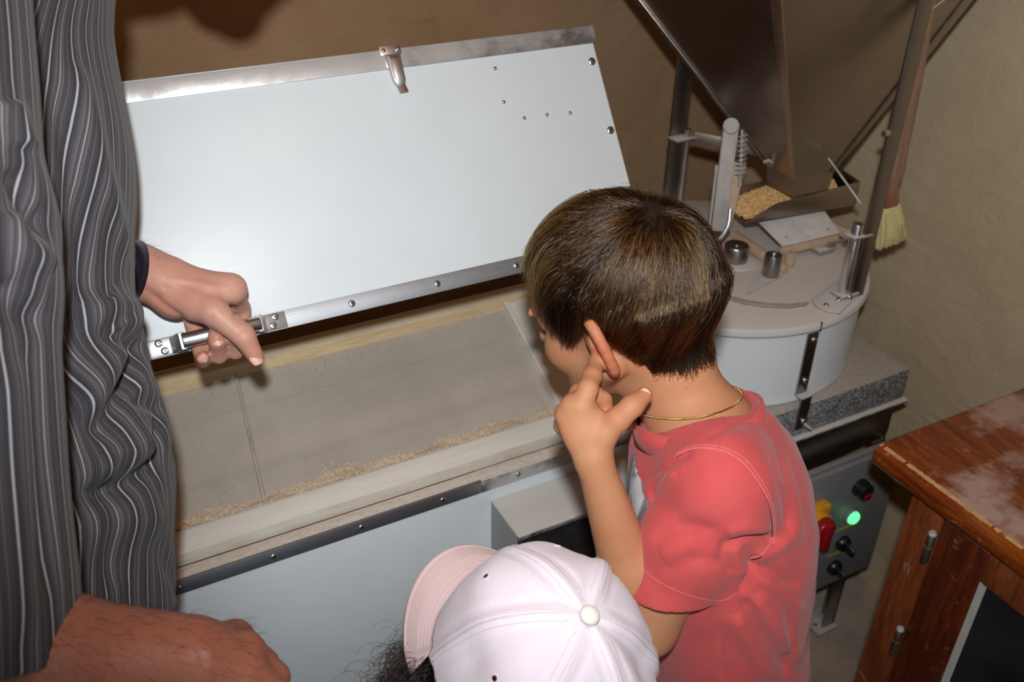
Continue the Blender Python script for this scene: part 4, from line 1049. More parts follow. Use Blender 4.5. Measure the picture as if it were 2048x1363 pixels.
def eyes(hp, parent, s=1.0):
    for l in (.031, -.031):
        m = MB(); m.lathe([(.0002, -.0122), (.006, -.0105), (.0105, -.006), (.0122, 0), (.0105, .006), (.0066, .0104)], (0, 0, 0), 20)
        d = (hp(1, -.15, 0) - hp(0, 0, 0)).normalized(); F4 = frame_matrix(hp(.0765, .001, l * .96), d)
        me = m.mesh('eye'); me.materials.append(M['eye']); e = place('eye', me, parent, F4 @ Matrix.Scale(s, 4))
        m = MB(); m.lathe([(.0064, .0100), (.0060, .0112), (.003, .0124), (.0003, .0128)], (0, 0, 0), 20); me2 = m.mesh('iris'); me2.materials.append(M['iris'])
        place('iris', me2, e, F4 @ Matrix.Scale(s, 4)) if False else None
        me.materials.append(M['iris']); b = bmesh.new(); b.from_mesh(me); n0 = len(b.faces); b.from_mesh(me2); b.faces.ensure_lookup_table()
        for f in b.faces[n0:]: f.material_index = 1
        b.to_mesh(me); b.free(); me.polygons.foreach_set('use_smooth', [True] * len(me.polygons)); bpy.data.meshes.remove(me2)
def nail_obj(parent, c, tip_dir, normal, w, l):
    """fingernail plate: c on the skin, tip_dir along the finger, normal out of the nail"""
    n = Vector(normal).normalized(); t = Vector(tip_dir); t = (t - n * t.dot(n)).normalized(); x = t.cross(n); m = MB(); N1, N2 = 7, 7
    for i in range(N1):
        for j in range(N2):
            u = -1 + 2 * i / (N1 - 1); v = -1 + 2 * j / (N2 - 1); ww = w * (1 - .12 * abs(v) ** 3) * (1 - .25 * max(0, -v) ** 4); ll = l * (1 - .22 * abs(u) ** 2.5)
            m.v.append(tuple(Vector(c) + x * (u * ww) + t * (v * ll) - n * (.42 * w * u * u + .10 * l * v * v)))
    for i in range(N1 - 1):
        for j in range(N2 - 1): a = i * N2 + j; m.f.append((a, a + 1, a + N2 + 1, a + N2))
    return m.build('fingernail', M['nail'], parent, autosharp=False)

BF, BU, BL = head_frame((-.476, .88, 0), math.radians(25), 0.0)
BO = Vector((0.4890, 0.6804, 1.1267)); HSC = .955
ft = Vector((-.80, .60, 0)).normalized(); lt_ = Vector((-.60, -.80, 0)).normalized(); zz = Vector((0, 0, 1))
fd = Field((0.24, 0.30, 0.54), (0.86, 0.88, 1.28), 0.0022)
hp = build_head(fd, BO, BF, BU, BL, HSC)
# neck, trunk
nb_ = Vector((0.5320, 0.5833, 1.0223)); ch = Vector((0.5389, 0.5561, 0.9327)); be_ = Vector((0.5650, 0.5409, 0.7991)); hi_ = Vector((0.5848, 0.5303, 0.6482))
fd.chain([hp(-.030, -.030, 0), hp(-.034, -.070, 0), nb_], [.043, .039, .044], .02)
fd.cone(hp(.01, -.07, 0), nb_ + ft * .012, .030, .034, .02)
fd.ell(ch, (ft, lt_, zz), (.068, .110, .12), .03); fd.ell(be_, (ft, lt_, zz), (.070, .098, .12), .03); fd.ell(hi_, (ft, lt_, zz), (.074, .102, .10), .03)
sh = Vector((0.4956, 0.5056, 1.0174)); shR = ch + (ch - sh) * .95 + zz * .03
for q in (sh, shR): fd.cone(nb_ - zz * .012, q, .036, .036, .03); fd.ell(q, (ft, lt_, zz), (.042, .042, .045), .02)
# left arm up to the ear
el = Vector((0.4337, 0.5126, 0.8489)); wr = Vector((0.3891, 0.5650, 1.0455))
fd.chain([sh, sh.lerp(el, .5), el], [.040, .036, .031], .015); fd.cone(el, el.lerp(wr, .35), .0305, .0285, .015); fd.cone(el.lerp(wr, .35), wr, .0280, .0165, .015, 'add', None)
# hand: palm as four metacarpals, index finger straight to the ear, others curled, thumb off to the side
vw = CAM_F
fd.cone(wr, (0.3874, 0.5772, 1.0689), .0165, .0200, .008, 'add', (vw, .62))
fd.cone((0.3874, 0.5772, 1.0689), (0.3816, 0.5885, 1.0806), .0200, .0165, .008, 'add', (vw, .60))
MC = [(0.3865, 0.5861, 1.0921), (0.3809, 0.5927, 1.0897), (0.3768, 0.5976, 1.0785), (0.3766, 0.6006, 1.0637)]
for q, r_ in zip(MC, (.0105, .0100, .0095, .0090)): fd.cone(wr.lerp(Vector(q), .35), q, .0090, r_, .007)
fd.chain([MC[0], (0.3965, 0.5921, 1.1044), (0.4101, 0.6071, 1.1056), (0.4253, 0.6235, 1.1062), (0.4343, 0.6342, 1.1054)], [.0100, .0092, .0090, .0078, .0070], .004)
fd.chain([MC[1], (0.3981, 0.6094, 1.0884), (0.4191, 0.6168, 1.0770), (0.4228, 0.6035, 1.0760), (0.4167, 0.5893, 1.0742)], [.0098, .0090, .0086, .0082, .0074], .003)
fd.chain([MC[2], (0.3959, 0.6182, 1.0729), (0.4155, 0.6221, 1.0592), (0.4167, 0.6022, 1.0622)], [.0094, .0086, .0080, .0072], .003)
fd.chain([MC[3], (0.3932, 0.6188, 1.0566), (0.4068, 0.6178, 1.0466), (0.4072, 0.6020, 1.0510)], [.0088, .0076, .0070, .0064], .003)
fd.cone(wr, (0.4021, 0.5676, 1.0703), .0125, .0115, .008); fd.cone((0.4021, 0.5676, 1.0703), (0.3947, 0.5834, 1.0831), .0080, .0070, .010)
fd.chain([(0.3984, 0.5650, 1.0676), (0.4116, 0.5621, 1.0847), (0.4268, 0.5631, 1.0938), (0.4420, 0.5665, 1.0987)], [.0110, .0108, .0098, .0082], .006)
# right arm, hanging down before him on the far side
elR = shR - zz * .185 + ft * .01; wrR = elR - zz * .15 + ft * .03
fd.chain([shR, elR], [.040, .031], .015); fd.chain([elR, wrR], [.030, .019], .012)
hb = wrR - zz * .05
for i in range(4):
    o_ = ft * (.021 - .014 * i); k0_ = hb + o_ * 1.0; fd.cone(wrR, k0_, .014, .0095, .01); fd.chain([k0_, k0_ - zz * .028 + lt_ * .004, k0_ - zz * .046 + lt_ * .012], [.0092, .0082, .0070], .003)
fd.chain([wrR + ft * .015, hb + ft * .034, hb + ft * .040 - zz * .03 + lt_ * .01], [.013, .0100, .0080], .006)
P, Q = fd.surface(); P = relax(P, Q, 1, .35)
ear = V3(hp(-.02, -.014, .088)); dE = np.linalg.norm(P - ear, axis=1)
fl = np.clip(1.15 - dE / .036, 0, 1) * np.clip(((P - V3(BO)) @ V3(BL) - .070) / .014, 0, 1)
idx_ = [MC[0], (0.3965, 0.5921, 1.1044), (0.4101, 0.6071, 1.1056), (0.4253, 0.6235, 1.1062)]; df_ = np.min([seg_dist(P, idx_[i], idx_[i + 1])[0] for i in range(3)], 0); fl = fl * np.clip((df_ - .008) / .005, 0, 1)
fl = np.maximum(fl, .35 * np.exp(-(np.linalg.norm(P - V3((0.4167, 0.5893, 1.0742)), axis=1) / .012) ** 2)); fl = np.maximum(fl, .45 * np.exp(-(np.linalg.norm(P - V3((0.4411, 0.5667, 1.0983)), axis=1) / .014) ** 2))
boy = np_obj('person', P, Q, M['skin_boy'], None, {'flush_and_shade': fl}); body_pq = (P, Q)
tag(boy, 'young person with short brown hair in a coral T-shirt, one finger in the ear', 'person')
eyes(hp, boy, HSC)
tn = (Vector(CAM_POS) - Vector((0.4432, 0.5667, 1.0999))).normalized()
nail_obj(boy, Vector((0.4387, 0.5616, 1.1034)), Vector((0.4439, 0.5672, 1.1011)) - Vector((0.4268, 0.5631, 1.0938)), tn * .9 + CAM_R * .2, .0056, .0062)

# ---- hair: an under-layer following the skull and combed strands growing from the crown whorl
CR = (BU * .70 - BF * .714).normalized()
HC = hp(-.008, .028, 0); hs = HSC
from mathutils.bvhtree import BVHTree
bvb = BVHTree.FromPolygons([tuple(p) for p in body_pq[0]], [tuple(int(i) for i in q) for q in body_pq[1]])
NAZ, NEL = 61, 41                       # how far the nape reaches out from HC, on a grid of directions
nape = np.zeros((NAZ, NEL))
for i in range(NAZ):
    for j in range(NEL):
        a_, b_ = math.radians(-75 + 150 * i / (NAZ - 1)), math.radians(-75 + 80 * j / (NEL - 1)); D_ = -BF * (math.cos(a_) * math.cos(b_)) + BL * (math.sin(a_) * math.cos(b_)) + BU * math.sin(b_)
        hh = bvb.ray_cast(HC, D_, .2); nape[i, j] = hh[3] if hh[3] is not None else 0
def nape_R(f, u, l):
    a_ = np.degrees(np.arctan2(l, -f)); b_ = np.degrees(np.arcsin(np.clip(u, -1, 1))); i = np.clip((a_ + 75) / 150 * (NAZ - 1), 0, NAZ - 1.001); j = np.clip((b_ + 75) / 80 * (NEL - 1), 0, NEL - 1.001)
    i0, j0 = i.astype(int), j.astype(int); fi, fj = i - i0, j - j0; v = (nape[i0, j0] * (1 - fi) + nape[i0 + 1, j0] * fi) * (1 - fj) + (nape[i0, j0 + 1] * (1 - fi) + nape[i0 + 1, j0 + 1] * fi) * fj
    edge = np.clip((66 - np.abs(a_)) / 12, 0, 1) * np.clip((4 - b_) / 14, 0, 1); return np.where((f < -.02) & (b_ > -74), np.minimum(v, .15), 0), edge
def hair_R(d):      # skull radius along unit directions d (n,3), in the head's frame
    a = hair_R0(d); n, e = nape_R(d @ V3(BF), d @ V3(BU), d @ V3(BL)); n = n * e; p = 10.0
    return (a ** p + np.maximum(n, 1e-4) ** p) ** (1 / p)
def hair_R0(d):
    f, u, l = d @ V3(BF), d @ V3(BU), d @ V3(BL); a = np.where(f > 0, .093, .1005); b = np.where(u > 0, .0815, .098); return hs / np.sqrt((f / a) ** 2 + (u / b) ** 2 + (l / .0775) ** 2)
def hairline(az):   # height (u) of the hair's lower edge by angle from the face (0 front, pi nape)
    return np.interp(az, np.radians([0, 25, 42, 52, 59, 66, 76, 96, 108, 122, 138, 155, 180]), [.070, .068, .060, .044, .014, -.021, -.004, .008, -.012, -.052, -.064, -.071, -.074])
e1 = CR.orthogonal().normalized(); e2 = CR.cross(e1)
def strand_set(n, npt, seed, lmin, lmax, lift, jit, start=(0, 1.9), ncl=420):
    r = np.random.default_rng(seed); out = []
    th0 = np.arccos(1 - (1 - math.cos(start[1])) * r.uniform(0, 1, n)); ph0 = r.uniform(0, 2 * math.pi, n)
    length = r.uniform(lmin, lmax, n) / .1; t = np.linspace(0, 1, npt)
    cl_ph = r.uniform(0, 2 * math.pi, ncl); cl_th = np.arccos(1 - (1 - math.cos(2.0)) * r.uniform(0, 1, ncl))
    cd = np.stack([np.sin(cl_th) * np.cos(cl_ph), np.sin(cl_th) * np.sin(cl_ph), np.cos(cl_th)], 1); sd = np.stack([np.sin(th0) * np.cos(ph0), np.sin(th0) * np.sin(ph0), np.cos(th0)], 1)
    near = np.argmax(sd @ cd.T, 1); dphi = (cl_ph[near] - ph0 + math.pi) % (2 * math.pi) - math.pi
    dphi = np.clip(dphi, -.25, .25) if ncl > 100 else np.clip(dphi, -.5, .5)
    clh = r.uniform(.55, 1.25, ncl)[near]; swirl = r.normal(0, jit, n); bend = r.normal(.10, .10, ncl)[near]
    th = th0[:, None] + length[:, None] * t[None]; ph = ph0[:, None] + (dphi * (r.uniform(.25, .75, n) if ncl > 100 else r.uniform(.7, .98, n)))[:, None] * t[None] ** 1.3 + swirl[:, None] * t[None] + bend[:, None] * t[None] ** 2 * .6
    ph = ph + .35 * np.exp(-th / .5)
    D = (np.sin(th) * np.cos(ph))[..., None] * V3(e1) + (np.sin(th) * np.sin(ph))[..., None] * V3(e2) + np.cos(th)[..., None] * V3(CR)
    R = hair_R(D.reshape(-1, 3)).reshape(n, npt)
    top = lift * r.uniform(.15, 1.0, n) * clh; prof = np.clip(t / .28, 0, 1) ** .7
    f, u, l = D @ V3(BF), D @ V3(BU), D @ V3(BL)
    taper = np.clip(1 - .60 * np.clip((-u - .25) / .5, 0, 1) * (f < .25), .25, 1)
    rr = R + top[:, None] * prof[None] * taper + .0012
    Pw = V3(HC) + D * rr[..., None]
    rel = Pw - V3(BO); uu = rel @ V3(BU); az = np.arctan2(np.abs(rel @ V3(BL)), rel @ V3(BF)); az = np.abs(az)
    lim = hairline(az) + r.normal(0, .0042, n)[:, None]
    ok = uu > lim; first_bad = np.where(ok.all(1), npt, np.argmin(ok, 1))
    res = []
    for i in range(n):
        k = first_bad[i]
        if k < 3: continue
        if k < npt:
            q = Pw[i, :k]; s_ = np.linspace(0, k - 1, npt); a = np.floor(s_).astype(int); b = np.minimum(a + 1, k - 1); w = (s_ - a)[:, None]; res.append(q[a] * (1 - w) + q[b] * w)
        else: res.append(Pw[i])
    return np.array(res)
# under-layer mesh
nu, nv = 96, 72; vs = []; fs_ = []
for j in range(nv):
    th = (j + .3) / nv * 2.75
    for i in range(nu):
        ph = 2 * math.pi * i / nu; D = e1 * (math.sin(th) * math.cos(ph)) + e2 * (math.sin(th) * math.sin(ph)) + CR * math.cos(th)
        R = float(hair_R(V3(D)[None])[0]); f, u = D.dot(BF), D.dot(BU); tp = max(.15, 1 - .75 * min(1, max(0, (-u - .25) / .5)) * (f < .25)); vs.append(HC + D * (R + .0045 * tp + .0008))
for j in range(nv - 1):
    for i in range(nu):
        q = (j * nu + i, j * nu + (i + 1) % nu, (j + 1) * nu + (i + 1) % nu, (j + 1) * nu + i)
        c = sum((vs[k] for k in q), Vector()) / 4 - BO; az = abs(math.atan2(abs(c.dot(BL)), c.dot(BF)))
        if c.dot(BU) > float(hairline(az)) + .006: fs_.append(q)
fs_.append(tuple(range(nu))[::-1])
hm = MB().add(vs, fs_); hair = hm.build('hair', M['hair_scalp'], boy, autosharp=False)
S1 = strand_set(20000, 14, 21, .055, .125, .0105, .05); S2 = strand_set(9000, 14, 22, .04, .09, .0135, .07, (0, 1.5)); S3 = strand_set(420, 14, 23, .05, .12, .017, .16)
S4 = strand_set(6200, 14, 24, .06, .13, .0145, .05, (.15, 1.25), 48)  # paler clumps below the crown paint the flash highlight into the hair
hair_object('hair_strands', np.concatenate([S1, S2, S3]), M['hair_boy'], hair, .00022, .00010)
hair_object('highlight_strands', S4, M['hair_highlight'], hair, .00022, .00010)

# ---- T-shirt
fs = Field((0.30, 0.26, 0.60), (0.88, 0.82, 1.10), 0.0024)
fs.chain([nb_ - zz * .006, nb_ - zz * .03], [.046, .06], .02)
fs.ell(ch + ft * .004, (ft, lt_, zz), (.084, .112, .125), .04); fs.ell(be_, (ft, lt_, zz), (.088, .112, .13), .05); fs.ell(hi_ + zz * .01, (ft, lt_, zz), (.094, .120, .15), .05)
fs.ell(ch.lerp(be_, .4) - ft * .020, (ft, lt_, zz), (.074, .098, .14), .05)
for q in (sh, shR): fs.cone(nb_ - zz * .018, q, .042, .042, .035); fs.ell(q, (ft, lt_, zz), (.046, .046, .050), .03)
def sleeve(S, E_, t, rs, cutn, r_in, bx):
    f2 = Field(*bx, .0024); f2.lo = fs.lo + np.round((f2.lo - fs.lo) / .0024) * .0024
    hem = S.lerp(E_, t); d = (E_ - S).normalized(); f2.chain([S - d * .01, S.lerp(E_, .35), S.lerp(E_, .85)], rs, .02); f2.cut(hem, cutn, .003)
    f2.cone(hem - d * .035, hem + d * .05, r_in - .012, r_in + .004, .003, 'sub')
    o = np.round((f2.lo - fs.lo) / .0024).astype(int); n = np.array(f2.f.shape); lo = np.maximum(o, 0); hi = np.minimum(o + n, fs.n)
    sl = tuple(slice(lo[i], hi[i]) for i in range(3)); sl2 = tuple(slice(lo[i] - o[i], hi[i] - o[i]) for i in range(3)); fs.blend(sl, f2.f[sl2], .005, 'add')
ad = (el - sh).normalized(); adR = (elR - shR).normalized()
sleeve(sh, el, .67, [.043, .048, .053], ad * .93 - zz * .10 + CAM_R * .28, .0435, (sh - Vector((.16, .16, .26)), sh + Vector((.16, .16, .12))))
sleeve(shR, elR, .66, [.043, .048, .053], adR, .0435, (shR - Vector((.14, .14, .24)), shR + Vector((.14, .14, .12))))
# neckline: open collar standing off the neck
c0_ = Vector((0.5288, 0.5841, 1.0305)); cn_ = (CAM_U * .97 - CAM_R * .22).normalized(); ce1 = (-CAM_R * .975 - CAM_U * .22).normalized(); ce2 = (CAM_F * .97 + cn_ * .22).normalized(); cn2 = ce1.cross(ce2).normalized()
if cn2.z < 0: cn2 = -cn2
fs.cone(c0_ - cn2 * .055, c0_ + cn2 * .10, .046, .066, .003, 'sub')
P, Q = fs.surface(); P = relax(P, Q, 2, .5)
w1 = Waves(5, 14, 60, 160); N = vnormals(P, Q); P = P + N * (w1(P) * .0008 + creases(P, 71, 16, 34, (1, 1, .6), .22) * .0042 - creases(P, 83, 26, 60, (1, 1, .7), .25) * .0024)[:, None]
q = lambda *a: a
P = folds(P, Q, [
    ([(0.5406, 0.4620, 0.9616), (0.5202, 0.4667, 0.9717), (0.4936, 0.4629, 0.9840), (0.4721, 0.4620, 0.9855)], -.0055, .0048), ([(0.5360, 0.4702, 0.9697), (0.4981, 0.4667, 0.9928), (0.4750, 0.4677, 0.9956)], .0035, .008),
    ([(0.5171, 0.4668, 0.9507), (0.5111, 0.4592, 0.9355), (0.4948, 0.4547, 0.9170)], -.0075, .0050), ([(0.4800, 0.4700, 0.9839), (0.4694, 0.4585, 0.9784), (0.4770, 0.4515, 0.9555)], -.0035, .0050), ([(0.4867, 0.4646, 0.9812), (0.4853, 0.4555, 0.9674), (0.4917, 0.4518, 0.9482)], .0040, .0075),
    ([(0.5143, 0.4669, 0.8921), (0.5438, 0.4622, 0.8324), (0.5943, 0.4454, 0.7525)], -.0070, .0060), ([(0.5243, 0.4646, 0.8965), (0.5568, 0.4591, 0.8378), (0.6030, 0.4506, 0.7664)], .0060, .010), ([(0.5037, 0.4635, 0.8794), (0.5311, 0.4601, 0.8199), (0.5708, 0.4534, 0.7462)], .0050, .010),
    ([(0.5225, 0.4739, 0.9270), (0.5579, 0.4748, 0.8984), (0.6032, 0.4732, 0.8548)], -.0055, .0055), ([(0.5290, 0.4758, 0.9346), (0.5625, 0.4794, 0.9272), (0.6021, 0.4952, 0.9227)], .0045, .0085), ([(0.5289, 0.4646, 0.9188), (0.5763, 0.4691, 0.8666), (0.5985, 0.4591, 0.8315)], .0045, .0080),
    ([(0.4979, 0.4745, 0.8529), (0.5088, 0.4763, 0.8071), (0.5126, 0.4692, 0.7623)], -.0022, .0035), ([(0.4602, 0.5660, 0.9912), (0.4662, 0.5464, 1.0245), (0.4827, 0.5355, 1.0405)], -.0035, .0055), ([(0.4517, 0.5624, 0.9797), (0.4643, 0.5561, 0.9991), (0.4699, 0.5407, 1.0193)], .0040, .0070),
    ([(0.4540, 0.5537, 0.9692), (0.4582, 0.5548, 0.9928), (0.4653, 0.5381, 1.0310)], -.0050, .0050), ([(0.4311, 0.5194, 0.9601), (0.4490, 0.4935, 0.9937), (0.4713, 0.4707, 0.9971)], -.0022, .0070), ([(0.4223, 0.4882, 0.9473), (0.4448, 0.4691, 0.9750), (0.4680, 0.4537, 0.9706)], -.0025, .0075),
    ([(0.4268, 0.4972, 0.9632), (0.4484, 0.4764, 0.9879)], .0022, .0080), ([(0.4656, 0.5805, 1.0345), (0.4714, 0.5633, 1.0334), (0.4885, 0.5477, 1.0432)], -.0015, .0040), ([(0.5944, 0.5308, 1.0047), (0.6075, 0.5105, 0.9483), (0.6081, 0.4904, 0.9015)], .0030, .0090), ([(0.5848, 0.5343, 1.0024), (0.5982, 0.5153, 0.9481), (0.6002, 0.5039, 0.9147)], -.0030, .0060),
    ([(0.4970, 0.5432, 1.0433), (0.5481, 0.5523, 1.0378), (0.5683, 0.5531, 1.0354)], -.0018, .0045), ([(0.5827, 0.4690, 0.8524), (0.5972, 0.4635, 0.7802), (0.5943, 0.4559, 0.7296)], -.0045, .0060)], True)
shirt = np_obj('t_shirt', P, Q, M['coral'], boy)
def on_mesh(P, pts, off=.0012):
    """snaps a drawn line to the nearest cloth vertices that face the same side"""
    Nn = None; out = []
    for p in pts: i = np.argmin(((P - V3(p)) ** 2).sum(1)); out.append(Vector(P[i]))
    return out
def ray_hit(o, p):
    """point where the line from the room's viewing side through p meets the cloth o"""
    bpy.context.view_layer.update(); d = (Vector(p) - CAM_POS).normalized(); h, l, n, i = o.ray_cast(CAM_POS - o.matrix_world.translation, d)
    return (l + n * .0006 + o.matrix_world.translation, n) if h else (None, None)
def stitch(o, pts, r, name, mat, wig=0.0, n=90):
    res = []
    k = len(pts) - 1
    for i, p in enumerate(spline(pts, n)):
        h, nn_ = ray_hit(o, p)
        if h is not None: res.append(h + Vector((0, 0, wig * (-1) ** i)) )
    if len(res) > 2: return MB().tube(res, r, 6).build(name, mat, o, autosharp=False)
stitch(shirt, [(0.4623, 0.5345, 1.0426), (0.4799, 0.5296, 1.0488), (0.5005, 0.5179, 1.0479), (0.5149, 0.5047, 1.0401), (0.5235, 0.4903, 1.0263), (0.5290, 0.4747, 1.0084), (0.5271, 0.4615, 0.9885), (0.5215, 0.4546, 0.9745), (0.5112, 0.4529, 0.9644), (0.5026, 0.4557, 0.9619)], .0007, 'stitching', M['coral_stitch'], .0011, 190)
stitch(shirt, [(0.4629, 0.5356, 1.0446), (0.4806, 0.5309, 1.0512), (0.5020, 0.5188, 1.0503), (0.5177, 0.5049, 1.0425), (0.5265, 0.4899, 1.0279), (0.5317, 0.4739, 1.0093), (0.5296, 0.4602, 0.9885), (0.5237, 0.4526, 0.9733)], .0004, 'stitching', M['coral_stitch'], 0, 120)
stitch(shirt, [(0.4035, 0.5054, 0.9574), (0.4209, 0.4853, 0.9421), (0.4429, 0.4661, 0.9316), (0.4668, 0.4507, 0.9279), (0.4827, 0.4466, 0.9341)], .00035, 'stitching', M['coral_stitch'], 0, 90)
stitch(shirt, [(0.5223, 0.5474, 1.0681), (0.5198, 0.5371, 1.0517), (0.5116, 0.5313, 1.0374)], .0006, 'shoulder_seam', M['coral'], 0, 50)
# ribbed collar band
m = MB(); NC = 72
for i in range(NC):
    a = 2 * math.pi * i / NC; ca, sa = math.cos(a), math.sin(a); rad = ce1 * (ca * .0630) + ce2 * (sa * .0600); out = rad.normalized()
    base = c0_ + rad + cn2 * (.006 * ca * ca - .004)
    for dr, dh in ((.0060, -.014), (.0050, -.002), (.0030, .0085), (.0004, .0085), (.0012, -.002), (.0020, -.014)): m.v.append(tuple(base + out * dr + cn2 * dh))
for i in range(NC):
    for k in range(6): a, b = i * 6 + k, i * 6 + (k + 1) % 6; c = ((i + 1) % NC) * 6; m.f.append((a, b, c + (k + 1) % 6, c + k))
m.build('collar', M['coral'], shirt, autosharp=False)
# printed grey chest pocket
sn_ = snapper(P, Q); pc = V3(sn_((0.4484, 0.5713, 0.9520))); pn = (V3(ft) * .75 + V3(lt_) * .66); pt = np.cross([0, 0, 1.0], pn); rel = P - pc; b_ = rel @ pt; c_ = rel[:, 2] + .25 * b_; a_ = rel @ pn
mask = (np.abs(b_) < .034) & (c_ > -.050) & (c_ < .040) & (a_ > -.03) & (a_ < .05)
if mask.sum() > 50:
    pp, qq, ui = shell_patch(P, Q, mask, .0009); np_obj('chest_pocket', pp, qq, M['print'], shirt, {'white': np.clip((.022 - np.abs(b_[ui])) / .008, 0, 1)})
# necklace: fine gold chain round the neck
nk = []; nc = c0_ + cn2 * .018 - ce1 * .002
for i in range(201):
    a = 2 * math.pi * i / 200; d = ce1 * math.cos(a) + ce2 * math.sin(a); hh = bvb.ray_cast(nc + d * .11, -d, .11); q = hh[0] if hh[0] is not None else nc + d * .05; nk.append(q + d * .0016)
nk = [nk[i] if i in (0, 200) else (nk[i - 1] + nk[i] * 2 + nk[i + 1]) / 4 for i in range(201)]
m = MB()
for i, p in enumerate(nk[:-1]):
    t = nk[i + 1] - p; F4 = frame_matrix(p, t, zz if i % 2 else (zz.cross(t) + zz * .2)); m.tube([F4 @ Vector((.0013 * math.cos(2 * math.pi * j / 6), .0009 * math.sin(2 * math.pi * j / 6) * 1.0, .0011 * math.sin(2 * math.pi * j / 6))) for j in range(7)], .00042, 4, False)
m.build('necklace', M['gold'], boy, autosharp=False)
# shorts, legs and shoes below the picture
fj = Field((0.28, 0.24, 0.0), (0.96, 0.86, 0.80), 0.006)
fj.ell(hi_ - zz * .02, (ft, lt_, zz), (.084, .110, .09), .03)
for s_ in (1, -1):
    hp0 = hi_ + lt_ * .055 * s_ - zz * .03; kn = hp0 - zz * .26 + ft * .01; an = Vector((kn.x, kn.y, .07)); fj.chain([hp0, kn, an], [.070, .052, .045], .02)
P2, Q2 = fj.surface(); tr = np_obj('trousers', relax(P2, Q2, 2), Q2, M['denim'], boy)
for s_ in (1, -1):
    hp0 = hi_ + lt_ * .055 * s_; an = Vector((hp0.x, hp0.y, 0)) + ft * .01; fs2_ = Field(an - Vector((.2, .2, 0)), an + Vector((.2, .2, .12)), .005)
    fs2_.cone(an + zz * .032 - ft * .03, an + zz * .028 + ft * .11, .034, .030, .01).cone(an + zz * .07, an + zz * .03, .036, .034, .02); fs2_.cut(an + zz * .002, -zz)
    P3, Q3 = fs2_.surface(); np_obj('shoe', P3, Q3, M['shoe'], boy)
# ------------------------------------------------------------------ the small child in the pink cap
away = Vector((CAM_F.x, CAM_F.y, 0)).normalized(); side = Vector((CAM_R.x, CAM_R.y, 0)).normalized()
GH = (-side * .66 + away * .75).normalized()
def camdir(r, u, f): return (CAM_R * r + CAM_U * u + CAM_F * f).normalized()
GU = camdir(.33, .63, -.70); GF = camdir(-.46, .84, .3); GF = (GF - GU * GF.dot(GU)).normalized(); GL = GU.cross(GF)
GC = Vector((0.2660, 0.4391, 0.9585))            # middle of the cap's rim
def gp(f, u, l): return GC + GF * f + GU * u + GL * l
fg = Field(GC - Vector((.24, .24, .62)), GC + Vector((.24, .24, .14)), .003)
GHO = gp(-.004, -.030, 0)
ghp = build_head(fg, GHO, GF, GU, GL, .93)
gz = Vector((0, 0, 1)); gnb = GHO - gz * .112 - GH * .055
fg.chain([ghp(-.03, -.03, 0), gnb], [.042, .040], .02)
fg.ell(gnb - gz * .13, (GH, GL, gz), (.060, .095, .13), .03); fg.ell(gnb - gz * .30, (GH, GL, gz), (.065, .085, .14), .03)
for s_ in (1, -1):
    s0 = gnb - gz * .05 + GL * .088 * s_; e0 = s0 - gz * .14 + GL * .015 * s_; w0 = e0 - gz * .09 + GH * .09
    fg.cone(gnb - gz * .02, s0, .03, .03, .02); fg.chain([s0, e0], [.031, .025], .01); fg.chain([e0, w0], [.025, .017], .01)
    hd0 = w0 + GH * .035 - gz * .028; fg.cone(w0, hd0, .016, .014, .01, 'add')
    for i in range(4):
        k0_ = hd0 + gz * (.016 - .010 * i); fg.chain([k0_, k0_ + GH * .022 - gz * .014, k0_ + GH * .030 - gz * .030], [.0070, .0062, .0054], .003)
    fg.chain([w0 + gz * .008, hd0 + gz * .022, hd0 + gz * .030 + GH * .02], [.010, .0075, .0062], .004)
P, Q = fg.surface(); girl = np_obj('person', relax(P, Q, 1, .4), Q, M['skin_girl'], None, {'flush_and_shade': np.zeros(len(P))})
tag(girl, 'small child seen from above in a pale pink cap, dark curls at the side', 'person')
eyes(ghp, girl, .93)
# cap crown: six sewn panels over one dome
AR, BR, HR = .100, .0895, .106
wv = Waves(31, 10, 25, 70); wv2 = Waves(37, 10, 70, 170)
def dome(phi, t, off=0.0):
    """phi from the brim direction; t 0 at the button, 1 at the rim"""
    th = t * 1.62; st, ct = math.sin(min(th, math.pi / 2)), math.cos(th)
    p = Vector((AR * st ** .92 * math.cos(phi), BR * st ** .92 * math.sin(phi), HR * (ct if ct > 0 else ct * .55)))
    fr = max(0, math.cos(phi)); p.z += .010 * fr ** 2 * st * (1 - t * .5) * (1.2 - t); p *= 1.0
    d = (abs(((phi + math.pi / 6) % (math.pi / 3)) - math.pi / 6))      # angle from the nearest seam at k*60 deg
    arc = d * max(.02, st * .09)
    h = .0022 * math.exp(-(arc / .0035) ** 2) * min(1, t * 5) - .0012 * math.exp(-((arc - .0095) / .0028) ** 2) * min(1, t * 4)
    pn = np.array([[p.x, p.y, p.z]]); w = float(wv(pn)[0]) * .0030 * min(1, t * 2.5) + float(wv2(pn)[0]) * .0016 * min(1, t * 2)
    dent = -.012 * math.exp(-((phi - 3.9) / .32) ** 2 - ((t - .48) / .26) ** 2) - .010 * math.exp(-((phi - 2.6) / .3) ** 2 - ((t - .6) / .25) ** 2) + .006 * math.exp(-((phi - 5.3) / .22) ** 2 - ((t - .42) / .2) ** 2) - .006 * math.exp(-((phi - 1.3) / .2) ** 2 - ((t - .62) / .2) ** 2)
    n = Vector((p.x / AR ** 2, p.y / BR ** 2, p.z / HR ** 2)).normalized(); p = p + n * (h + w + dent + off)
    return gp(p.x, p.z - .004, p.y)
cap = MB().lathe([(.0075, 0), (.0082, .0018), (.0066, .0046), (.0035, .0060), (.0006, .0064)], gp(0, HR - .003, 0), 28, GU).build('cap', M['cap_button'], girl, autosharp=False)
